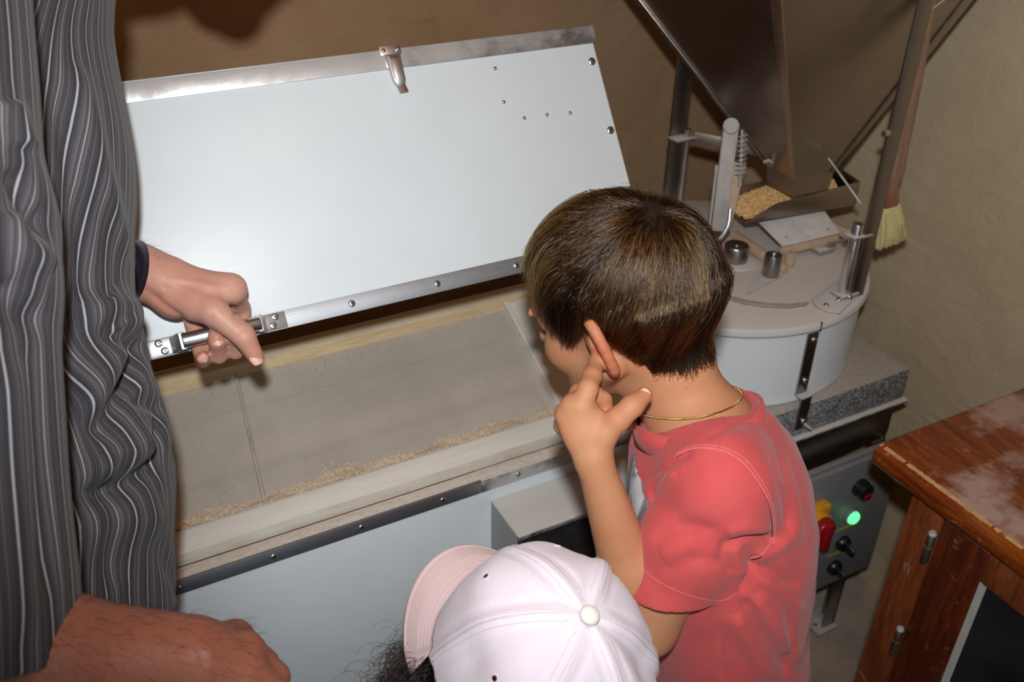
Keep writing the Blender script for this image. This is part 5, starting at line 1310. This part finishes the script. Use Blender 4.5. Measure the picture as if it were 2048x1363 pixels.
def surf(fn, nu, nv, name, mat, parent, th=.0012, kind=None):
    """a sewn cloth panel with real thickness"""
    m = MB(); top = [fn(i / (nu - 1), j / (nv - 1), 0) for j in range(nv) for i in range(nu)]; bot = [fn(i / (nu - 1), j / (nv - 1), -th) for j in range(nv) for i in range(nu)]
    m.v += [tuple(p) for p in top + bot]; n = nu * nv
    for j in range(nv - 1):
        for i in range(nu - 1):
            a = j * nu + i; m.f.append((a, a + 1, a + nu + 1, a + nu)); m.f.append((n + a, n + a + nu, n + a + nu + 1, n + a + 1))
    per = [i for i in range(nu)] + [j * nu + nu - 1 for j in range(1, nv)] + [(nv - 1) * nu + i for i in range(nu - 2, -1, -1)] + [j * nu for j in range(nv - 2, 0, -1)]
    for k in range(len(per)): a, b = per[k], per[(k + 1) % len(per)]; m.f.append((a, n + a, n + b, b))
    return m.build(name, mat, parent, autosharp=False)
for k in range(6):
    surf(lambda u, v, o, k=k: dome(math.radians(60 * k + 60 * u), .03 + .97 * v, o), 26, 34, 'crown_panel', M['cap'], cap)
for k in range(6):      # taped seams with two rows of stitching
    ph = math.radians(60 * k)
    for s_ in (-1, 1):
        pts = [dome(ph + s_ * .0052 / max(.02, math.sin(min(1.57, t * 1.62)) * .09), t, .0009) for t in [.10 + .86 * i / 34 for i in range(35)]]
        MB().tube(pts, .00030, 5).build('seam_stitch', M['cap_stitch'], cap, autosharp=False)
for k in range(6):
    ph = math.radians(60 * k + 30); c = dome(ph, .56, .0001); n = (dome(ph, .56, .01) - c).normalized()
    m = MB(); m.tube([c + frame_matrix((0, 0, 0), n).to_3x3() @ Vector((.0030 * math.cos(a), .0030 * math.sin(a), 0)) for a in [2 * math.pi * i / 18 for i in range(19)]], .0006, 8, False); m.build('eyelet', M['eyelet'], cap, autosharp=False)
    MB().lathe([(.0022, 0), (.0022, .0005)], c - n * .0002, 14, n).build('eyelet_hole', M['black_plastic'], cap)
# curved brim
def brim(u, v, o):
    a = math.radians(-55 + 108 * u); ri = 1.0
    inner = Vector((AR * math.cos(a) * 1.0, BR * math.sin(a) * 1.0, 0)); ln = .042 * max(0.0, 1 - (2 * u - 1) ** 2) ** .5
    p = inner + Vector((1, 0, 0)) * ln * v * 1.0 + Vector((0, math.sin(a) * .010 * v, 0))
    z = -.008 - .026 * v - 3.2 * p.y ** 2 * (.35 + .65 * v) * 1.0
    st = 0
    for r in (.18, .30, .42, .54, .90): st -= .0004 * math.exp(-((v - r) / .02) ** 2)
    return gp(p.x - .004, z + o + (st if o == 0 else 0), p.y)
bo = surf(brim, 60, 40, 'brim', M['cap_brim'], cap, .0032)
for r in (.18, .29, .40, .51, .94):
    MB().tube([brim(.03 + .94 * i / 60, r, .0005) for i in range(61)], .00025, 5).build('brim_stitch', M['cap_stitch'], bo, autosharp=False)
# dark frizzy curls below the cap
r = np.random.default_rng(77); n = 3800; npt = 22; az = np.where(r.random(n) < .55, r.uniform(.55, 1.9, n), r.uniform(.9, 2 * math.pi - .9, n))
pool = np.empty((n, npt, 3)); t = np.linspace(0, 1, npt)
cl = r.integers(0, 260, n); cc = r.normal(size=(260, 3)) * .010; cp_ = r.uniform(0, 6.28, 260); cw = r.uniform(7, 13, 260)
for i in range(n):
    a = az[i]; out = np.array([math.cos(a), math.sin(a)]); base = np.array([AR * .88 * out[0], BR * .90 * out[1]])
    L_ = r.uniform(.05, .15); fr = r.uniform(.0, .22) if i % 9 else r.uniform(.2, .42)
    f = base[0] + out[0] * L_ * fr * t; l = base[1] + out[1] * L_ * fr * t; u = -.012 - r.uniform(0, .03) - L_ * (1 - fr * .6) * t
    k = cl[i]; am = .0048 * np.clip(t * 3, 0, 1); f = f + am * np.cos(cw[k] * t * 2.2 + cp_[k]) + cc[k, 0] * t; l = l + am * np.sin(cw[k] * t * 2.2 + cp_[k]) + cc[k, 1] * t + r.normal(0, .0015) * t
    pool[i] = V3(GC) + f[:, None] * V3(GF) + u[:, None] * V3(GU) + l[:, None] * V3(GL) + np.cumsum(r.normal(0, .0005, (npt, 3)), 0)
m = MB(); hcap = MB()
nu = 64
for j in range(8):
    for i in range(nu):
        a = 2 * math.pi * i / nu; k = 1.01 if math.cos(a) < .62 else .80; hcap.v.append(tuple(gp(AR * .95 * k * math.cos(a) * (1 - .02 * j), -.004 - .011 * j * (1 if math.cos(a) < .55 else .3), BR * .95 * k * math.sin(a) * (1 - .02 * j))))
for j in range(7):
    for i in range(nu): b = (i + 1) % nu; hcap.f.append((j * nu + i, j * nu + b, (j + 1) * nu + b, (j + 1) * nu + i))
gh = hcap.build('hair', simple('dark_hair_underlayer', srgb(22, 17, 15), .6), girl, autosharp=False)
hair_object('hair_curls', pool, M['hair_dark'], gh, .00016, .00009)
# dress, legs and shoes, all below the picture
fw = Field(Vector((gnb.x - .22, gnb.y - .22, .12)), Vector((gnb.x + .22, gnb.y + .22, gnb.z + .02)), .005)
fw.ell(gnb - gz * .13, (GH, GL, gz), (.070, .104, .125), .03); fw.cone(gnb - gz * .22, Vector((gnb.x, gnb.y, .30)), .095, .15, .04)
for s_ in (1, -1): fw.cone(gnb - gz * .04, gnb - gz * .075 + GL * .10 * s_, .034, .040, .02)
fw.cut((0, 0, .30), (0, 0, -1)); fw.cone(gnb - gz * .03, gnb + gz * .1, .044, .06, .004, 'sub')
P, Q = fw.surface(); np_obj('dress', relax(P, Q, 2), Q, M['dress'], girl)
fl_ = Field(Vector((gnb.x - .14, gnb.y - .14, .0)), Vector((gnb.x + .14, gnb.y + .14, .42)), .005)
for s_ in (1, -1):
    b0 = Vector((gnb.x, gnb.y, 0)) + GL * .05 * s_; fl_.chain([b0 + gz * .40, b0 + gz * .22, b0 + gz * .07], [.05, .04, .03], .01)
P, Q = fl_.surface(); np_obj('legs', relax(P, Q, 2), Q, M['charcoal'], girl)
for s_ in (1, -1):
    b0 = Vector((gnb.x, gnb.y, 0)) + GL * .05 * s_; fz = Field(b0 - Vector((.15, .15, .01)), b0 + Vector((.15, .15, .11)), .004)
    fz.cone(b0 + gz * .03 - GH * .02, b0 + gz * .026 + GH * .08, .030, .026, .01).cone(b0 + gz * .07, b0 + gz * .03, .032, .03, .01); fz.cut(b0 + gz * .002, (0, 0, -1)); P, Q = fz.surface(); np_obj('shoe', P, Q, M['shoe'], girl)
# ------------------------------------------------------------------ the man in the striped shirt
mz = Vector((0, 0, 1))
hip, wai, che, nek = Vector((-0.1352, 0.7184, 0.9279)), Vector((-0.1078, 0.7932, 1.0537)), Vector((-0.0736, 0.9372, 1.2823)), Vector((0.0282, 1.0365, 1.4799))
mf = Vector((.93, .36, 0)).normalized(); mlf = mz.cross(mf)
bel = Vector((-0.1146, 0.8723, 1.1601))
shl = Vector((0.0021, 1.0386, 1.4256)); shr = Vector((-0.0426, 0.8301, 1.4940))
elr = Vector((-0.1274, 0.5308, 1.0839)); wrr = Vector((0.0056, 0.4996, 1.0495))
ell_ = Vector((-0.0534, 0.9416, 1.1907)); wrl = Vector((0.0606, 0.9548, 1.1349))
headc = Vector((0.2078, 1.0433, 1.5303))
fm = Field((-.42, .22, .84), (.30, 1.12, 1.78), .0030)
HF, HU, HL = head_frame(mf, math.radians(38))
mhp = build_head(fm, headc, HF, HU, HL, 1.12)
fm.chain([mhp(-.03, -.03, 0), mhp(-.036, -.075, 0), nek], [.056, .054, .06], .02)
for a, b, ra, rb in ((nek, che, .075, .125), (che, bel, .125, .125), (bel, wai, .125, .12), (wai, hip, .12, .12)): fm.cone(a, b, ra, rb, .03)
for s_ in (shl, shr): fm.cone(nek, s_, .055, .055, .04)
fm.chain([shl, ell_, ], [.055, .043], .02); fm.chain([ell_, ell_.lerp(wrl, .4), wrl], [.042, .040, .0285], .015)
fm.chain([shr, elr], [.058, .044], .02); fm.chain([elr, elr.lerp(wrr, .35), wrr], [.045, .046, .0315], .015)
# left hand closed over the handle tube: rows of the lid's own frame (x, s, n)
ix, mx, rx_, px_ = .160, .139, .119, .101
MCs = [L(.146, .050, .056), L(.134, .054, .043), L(.118, .051, .033), L(.103, .044, .027)]
fm.cone(wrl, wrl.lerp(MCs[1], .35), .0265, .0235, .012)
for q, r_ in zip(MCs, (.0130, .0130, .0122, .0112)): fm.cone(wrl.lerp(q, .30), q, .0180, r_, .010)
fm.chain([MCs[0], L(.1565, .031, .018), L(.1565, .004, .0116), L(.1565, -.0145, .023), L(.155, -.016, .041)], [.0130, .0106, .0083, .0083, .0080], .003)
fm.chain([MCs[1], L(.139, .030, .014), L(.138, .004, .0116), L(.1375, -.0145, .030), L(.137, .000, .0535), L(.137, .004, .0545)], [.0128, .0105, .0086, .0092, .0088, .0080], .003)
fm.chain([MCs[2], L(.1205, .028, .012), L(.120, .004, .0116), L(.119, -.0150, .030), L(.1185, -.001, .0540), L(.1185, .005, .0550)], [.0122, .0102, .0086, .0092, .0090, .0082], .003)
fm.chain([MCs[3], L(.104, .024, .012), L(.103, .003, .0116), L(.102, -.016, .024), L(.101, -.014, .042)], [.0112, .0096, .0084, .0080, .0074], .003)
TH = [(0.0891, 0.9359, 1.1070), (0.1205, 0.8962, 1.1010), (0.1432, 0.8708, 1.0785), (0.1508, 0.8616, 1.0545)]
fm.chain([wrl.lerp(Vector(TH[0]), .5)] + TH[:2], [.0200, .0185, .0152], .014); fm.chain(TH[1:], [.0150, .0120, .0090], .005)
fm.cone(TH[0], MCs[1], .0165, .0120, .014); fm.cone(TH[0], MCs[0], .0160, .0118, .014); fm.cone(Vector(TH[0]).lerp(Vector(TH[1]), .55), MCs[0], .0125, .0112, .014)
# right hand, a loose fist in front
hk = [(0.0426, 0.5178, 1.0332), (0.0457, 0.4953, 1.0416), (0.0428, 0.4788, 1.0406), (0.0365, 0.4701, 1.0311)]
for q, r_ in zip(hk, (.0135, .0140, .0135, .0125)): fm.cone(wrr.lerp(Vector(q), .2), q, .0200, r_, .012)
for q, d in zip(hk, (0, 1, 2, 3)):
    q = Vector(q); p1 = q + CAM_R * .020 - CAM_U * .022 + CAM_F * .006; p2 = p1 - CAM_R * .020 - CAM_U * .016 + CAM_F * .016; p3 = p2 - CAM_R * .018 + CAM_U * .006 + CAM_F * .006
    fm.chain([q, p1, p2, p3], [.0130, .0112, .0100, .0088], .004)
fm.chain([wrr + CAM_F * .014, Vector(hk[0]) + CAM_F * .028 - CAM_R * .030 - CAM_U * .01, Vector(hk[0]) + CAM_F * .028 + CAM_R * .004 - CAM_U * .034], [.0185, .0140, .0100], .008)
P, Q = fm.surface(); P = relax(P, Q, 1, .35)
Nn = vnormals(P, Q)
tend = [([wrr.lerp(Vector(q), .3), Vector(q)], .0016, .0035) for q in hk] + [([wrl.lerp(q, .35), q], .0011, .0035) for q in MCs[:3]]
P = folds(P, Q, tend + [([(0.0662, 0.9417, 1.1111), (0.0833, 0.9225, 1.0970), (0.1004, 0.8998, 1.0873)], -.0028, .004), ([(0.0616, 0.9587, 1.1129), (0.0743, 0.9342, 1.1067)], -.0016, .003), ([(0.0659, 0.9613, 1.1197), (0.0809, 0.9355, 1.1135)], .0012, .003),
    ([(0.1356, 0.8673, 1.0868), (0.1417, 0.8654, 1.0886), (0.1494, 0.8674, 1.0879)], -.0010, .0022), ([(0.1335, 0.8653, 1.0823), (0.1414, 0.8624, 1.0842), (0.1491, 0.8644, 1.0834)], -.0009, .0020), ([(0.1359, 0.8810, 1.1158), (0.1383, 0.8742, 1.1079), (0.1388, 0.8683, 1.1000)], -.0022, .0028), ([(0.1189, 0.8912, 1.1173), (0.1170, 0.8828, 1.1041), (0.1130, 0.8771, 1.0931)], -.0008, .0020), ([(0.1330, 0.8968, 1.1169), (0.1152, 0.9140, 1.1278), (0.0904, 0.9349, 1.1385)], .0009, .004)], True)
fl = np.zeros(len(P))
for c, r_, a in ((L(.137, .0, .061), .012, .5), (L(.1185, .0, .061), .012, .5), (L(.101, -.013, .046), .012, .5), (TH[3], .016, .4), ((0.0810, 0.9258, 1.1093), .030, .35)): fl = np.maximum(fl, a * np.exp(-(np.linalg.norm(P - V3(c), axis=1) / r_) ** 2))
dr_ = np.minimum(seg_dist(P, elr, wrr)[0], seg_dist(P, wrr, hk[1])[0]); fl = np.maximum(fl, .45 * np.clip(1.6 - dr_ / .05, 0, 1)); arm_shade_ = np.clip(1.8 - dr_ / .05, 0, 1) * .75  # right forearm and hand reddened and darkened in colour to imitate shade
fm_pq = (P, Q)
man = np_obj('person', P, Q, M['skin_man'], None, {'flush_and_shade': fl, 'arm_shade': arm_shade_})
tag(man, 'person in a grey striped shirt holding the lid handle of the white sifter', 'person')
eyes(mhp, man, 1.12)
tv = (CAM_POS - Vector(TH[3])).normalized()
nail_obj(man, Vector(TH[3]) + tv * .0085 + CAM_R * .0008 - CAM_U * .0005, Vector(TH[3]) - Vector(TH[2]), tv * .92 + CAM_R * .30 + CAM_U * .2, .0064, .0075)
for x in (.137, .1185): nail_obj(man, L(x, -.0005, .0632), LU, LN * .95 + LU * .12, .0062, .0064)
nail_obj(man, L(.1005, -.0165, .0500), LU * .3 + LN * .2 - Vector((1, 0, 0)) * .2, LN * .8 - LU * .5, .0052, .0052)
# watch strap on the left wrist
wd_ = (wrl - ell_).normalized(); wc = wrl - wd_ * .012; m = MB(); NW = 40; F4 = frame_matrix(wc, wd_)
for i in range(NW):
    a = 2 * math.pi * i / NW
    for r_, h in ((.0300, -.011), (.0325, -.011), (.0330, 0), (.0325, .011), (.0300, .011)): m.v.append(tuple(F4 @ Vector((r_ * math.cos(a), r_ * math.sin(a), h))))
for i in range(NW):
    for k in range(5): a, b = i * 5 + k, i * 5 + (k + 1) % 5; c = ((i + 1) % NW) * 5; m.f.append((a, b, c + (k + 1) % 5, c + k))
m.build('watch_strap', M['strap'], man, autosharp=False)
# dark hairs on the right forearm and the back of that hand
Nm = vnormals(*fm_pq); r = np.random.default_rng(5); PP = fm_pq[0]; da, ta = seg_dist(PP, elr.lerp(wrr, .1), wrr); cand = np.nonzero((da < .055) & (Nm @ V3(CAM_F) < .4))[0]
dh_, _ = seg_dist(PP, wrl, ell_); cand2 = np.nonzero((dh_ < .034) & (Nm @ V3(CAM_U) > .0))[0]
pick = np.concatenate([r.choice(cand, 1100), r.choice(cand2, 60)]); t = np.linspace(0, 1, 6); axd = V3((wrr - elr).normalized()); st = np.empty((len(pick), 6, 3))
for i, k in enumerate(pick):
    ln = r.uniform(.006, .013); tg = axd * r.uniform(.5, 1.2) + r.normal(0, .45, 3) + V3(CAM_U) * -.5; tg -= Nm[k] * (tg @ Nm[k]); tg /= np.linalg.norm(tg) + 1e-9
    st[i] = PP[k] + (tg * ln)[None] * t[:, None] + Nm[k][None] * (ln * .35 * np.sin(t * 2.2))[:, None]
hair_object('arm_hair', st, M['hair_dark'], man, .00007, .00003)
# short hair
nu, nv = 60, 40; vs, fq = [], []
for j in range(nv):
    th = (j + .2) / nv * 2.3
    for i in range(nu):
        ph = 2 * math.pi * i / nu; D = HU * math.cos(th) + HF * (math.sin(th) * math.cos(ph)) + HL * (math.sin(th) * math.sin(ph)); f, u, l = D.dot(HF), D.dot(HU), D.dot(HL)
        R = 1.12 / math.sqrt((f / .099) ** 2 + (u / (.086 if u > 0 else .10)) ** 2 + (l / .081) ** 2); vs.append(mhp(-.010, .030, 0) + D * R)
for j in range(nv - 1):
    for i in range(nu):
        qd = (j * nu + i, j * nu + (i + 1) % nu, (j + 1) * nu + (i + 1) % nu, (j + 1) * nu + i); c = sum((vs[k] for k in qd), Vector()) / 4 - headc; az = abs(math.atan2(abs(c.dot(HL)), c.dot(HF)))
        if c.dot(HU) > float(np.interp(az, [0, .7, 1.2, 1.7, 2.2, 3.2], [.085, .06, .01, .02, -.06, -.075])): fq.append(qd)
fq.append(tuple(range(nu))[::-1]); MB().add(vs, fq).build('hair', M['hair_scalp'], man, autosharp=False)

# ---- striped shirt: trunk and two sleeves, each carrying the thread direction of its own stripes
fs = Field((-.42, .24, .86), (.24, 1.10, 1.56), .0032)
for a, b, ra, rb in ((nek, che, .085, .142), (che, bel, .142, .146), (bel, wai, .146, .142), (wai, hip, .142, .150)): fs.cone(a, b, ra, rb, .05)
hemc = Vector((-0.0615, 0.6946, 0.9498)); fs.cut(hip - (wai - hip).normalized() * .0, (hip - wai).normalized())
for s_ in (shl, shr): fs.cone(nek - mz * .02, s_, .07, .07, .05)
fs.cone(nek - mz * .02, nek + (mhp(-.036, -.075, 0) - nek).normalized() * .1, .062, .075, .004, 'sub')
tor = Field((-.42, .24, .86), (.24, 1.10, 1.56), .0032)
def mslv(S, E_, t, rs, nrm, r_in):
    f2 = Field((-.42, .24, .86), (.24, 1.10, 1.56), .0032); d = (E_ - S).normalized(); e = S.lerp(E_, t)
    f2.chain([S, S.lerp(E_, .5), S.lerp(E_, t + .15)], rs, .02); f2.cut(e, nrm, .003); f2.cone(e - d * .04, e + d * .05, r_in - .012, r_in + .004, .003, 'sub'); fs.blend((slice(None),) * 3, f2.f, .012, 'add')
adr = (elr - shr).normalized()
mslv(shr, elr, .985, [.070, .073, .076], (adr - CAM_R * .18).normalized(), .071)
wl0 = ell_.lerp(wrl, .86); fs2b = Field((-.42, .24, .86), (.24, 1.10, 1.56), .0032); fs2b.chain([shl, ell_], [.066, .056], .02).chain([ell_, wl0], [.054, .042], .02)
fs2b.cut(wl0, wd_, .002, (wl0, .09)); fs2b.cone(wl0 - wd_ * .03, wl0 + wd_ * .03, .034, .039, .002, 'sub'); fs.blend((slice(None),) * 3, fs2b.f, .012, 'add')
P, Q = fs.surface(); P = relax(P, Q, 2, .5)
# stripe coordinate before the cloth is creased
dT, _ = seg_dist(P, hip, wai); spine = [hip, wai, bel, che, nek]
dt_ = np.min([seg_dist(P, spine[i], spine[i + 1])[0] - .145 for i in range(4)], 0)
dr1, t1 = seg_dist(P, shr, elr); dr1 = dr1 - .075
dl1 = np.minimum(seg_dist(P, shl, ell_)[0] - .062, seg_dist(P, ell_, wrl)[0] - .05)
def angle(P, a, b, ref):
    a, b = V3(a), V3(b); ax = (b - a) / np.linalg.norm(b - a); u = V3(ref) - ax * (V3(ref) @ ax); u /= np.linalg.norm(u); w = np.cross(ax, u); q = P - a; return np.arctan2(q @ w, q @ u)
back = -(Vector(CAM_POS) - che).normalized()
ax_t, bx_t = V3(hip), V3(che)
sd_ = np.stack([np.maximum(seg_dist(P, spine[i], spine[i + 1])[0], .02) for i in range(4)]); wt = 1 / (sd_ - sd_.min(0) + .012) ** 2; wt /= wt.sum(0)
tilt = V3(CAM_R) * .0
st_t = sum(wt[i] * angle(P, spine[i], spine[i + 1], back) for i in range(4)) * .150; st_r = angle(P, elr, shr, back) * .076; st_l = angle(P, ell_, shl, back) * .06
which = np.argmin(np.stack([dt_, dr1 - .012, dl1 - .004]), 0)
stripe = np.choose(which, [st_t, st_r + 3.0, st_l + 6.0])
# slack folds and creases
wv1, wv2 = Waves(41, 10, 14, 34, (1, 1, .45)), Waves(42, 12, 40, 90, (1, 1, .5)); N = vnormals(P, Q)
P = P + N * (wv1(P) * .0040 + wv2(P) * .0010 + creases(P, 91, 12, 26, (1, 1, .55), .25) * .0075 - creases(P, 97, 20, 44, (1, 1, .6), .28) * .0045)[:, None]
stripe = stripe + wv1(P + 3) * .0012 + wv2(P + 5) * .0005
fold_l = [([(0.0484, 0.7508, 1.1868), (0.0144, 0.6956, 1.1588), (-0.0165, 0.6695, 1.1365)], -.014, .011), ([(0.0508, 0.7700, 1.2158), (0.0112, 0.7119, 1.1794), (-0.0223, 0.6844, 1.1532)], .010, .018), ([(0.0250, 0.7039, 1.1032), (-0.0028, 0.6704, 1.1104), (-0.0257, 0.6600, 1.1163)], .012, .018),
    ([(0.0227, 0.6897, 1.0814), (-0.0086, 0.6588, 1.0897), (-0.0339, 0.6524, 1.0995)], -.013, .010), ([(0.0195, 0.6799, 1.0276), (-0.0109, 0.6538, 1.0621), (-0.0440, 0.6411, 1.0759)], .008, .02), ([(0.0010, 0.6822, 1.1110), (-0.0188, 0.6519, 1.0724), (-0.0297, 0.6210, 1.0206)], -.009, .011),
    ([(0.0511, 0.7529, 1.1542), (0.0383, 0.7254, 1.1057), (0.0209, 0.7003, 1.0573)], -.010, .010), ([(0.0433, 0.8644, 1.3806), (0.0399, 0.7921, 1.3140), (0.0424, 0.7645, 1.2394)], .007, .014), ([(0.0232, 0.8199, 1.3782), (0.0147, 0.7673, 1.2977), (0.0061, 0.7147, 1.2172)], -.008, .012),
    ([(-0.0004, 0.7172, 1.2536), (-0.0258, 0.6750, 1.1750), (-0.0459, 0.6361, 1.0862)], -.016, .014)]
sl_f = [([(-0.0191, 0.6305, 1.3810), (-0.0148, 0.6114, 1.3575), (-0.0079, 0.6435, 1.3324)], -.010, .010), ([(-0.0280, 0.6080, 1.3615), (-0.0230, 0.5907, 1.3409), (-0.0119, 0.6316, 1.3127)], .009, .012), ([(-0.0109, 0.6504, 1.4153), (-0.0087, 0.6306, 1.3891)], .009, .013), ([(-0.0402, 0.5787, 1.3300), (-0.0338, 0.5646, 1.3149), (-0.0207, 0.5929, 1.2893)], -.008, .012),
    ([(-0.0307, 0.5575, 1.3073), (-0.0418, 0.5184, 1.2438), (-0.0616, 0.4827, 1.1598)], -.006, .010), ([(-0.0441, 0.5461, 1.2999), (-0.0625, 0.5027, 1.2250), (-0.0823, 0.4677, 1.1419)], .006, .012)]
P = folds(P, Q, fold_l + sl_f, True)
ms = np_obj('striped_shirt', P, Q, M['stripes'], man, {'stripe': stripe})
# small chest-pocket corner showing at the front edge
# trousers and shoes, below the picture
ft_ = Field((-.40, .40, .0), (.22, .98, 1.02), .008)
for s_ in (1, -1):
    h0 = hip + mlf * .085 * s_ - mz * .04; kn = Vector((h0.x + .01, h0.y, .50)); an = Vector((h0.x - .02, h0.y, .06)); ft_.chain([h0, kn, an], [.105, .075, .058], .03)
ft_.cone(hip + mz * .02, hip - mz * .05, .128, .12, .04); ft_.cut((0, 0, .03), (0, 0, -1))
P, Q = ft_.surface(); np_obj('trousers', relax(P, Q, 3), Q, M['charcoal'], man)
for s_ in (1, -1):
    h0 = hip + mlf * .085 * s_; an = Vector((h0.x - .02, h0.y, 0)); fz = Field(an - Vector((.22, .22, .01)), an + Vector((.26, .26, .13)), .006)
    fz.cone(an + mz * .045 - mf * .05, an + mz * .036 + mf * .17, .046, .038, .02).cone(an + mz * .09, an + mz * .04, .05, .045, .03); fz.cut(an + mz * .002, (0, 0, -1)); P, Q = fz.surface(); np_obj('shoe', P, Q, M['shoe'], man)
bpy.context.view_layer.update()
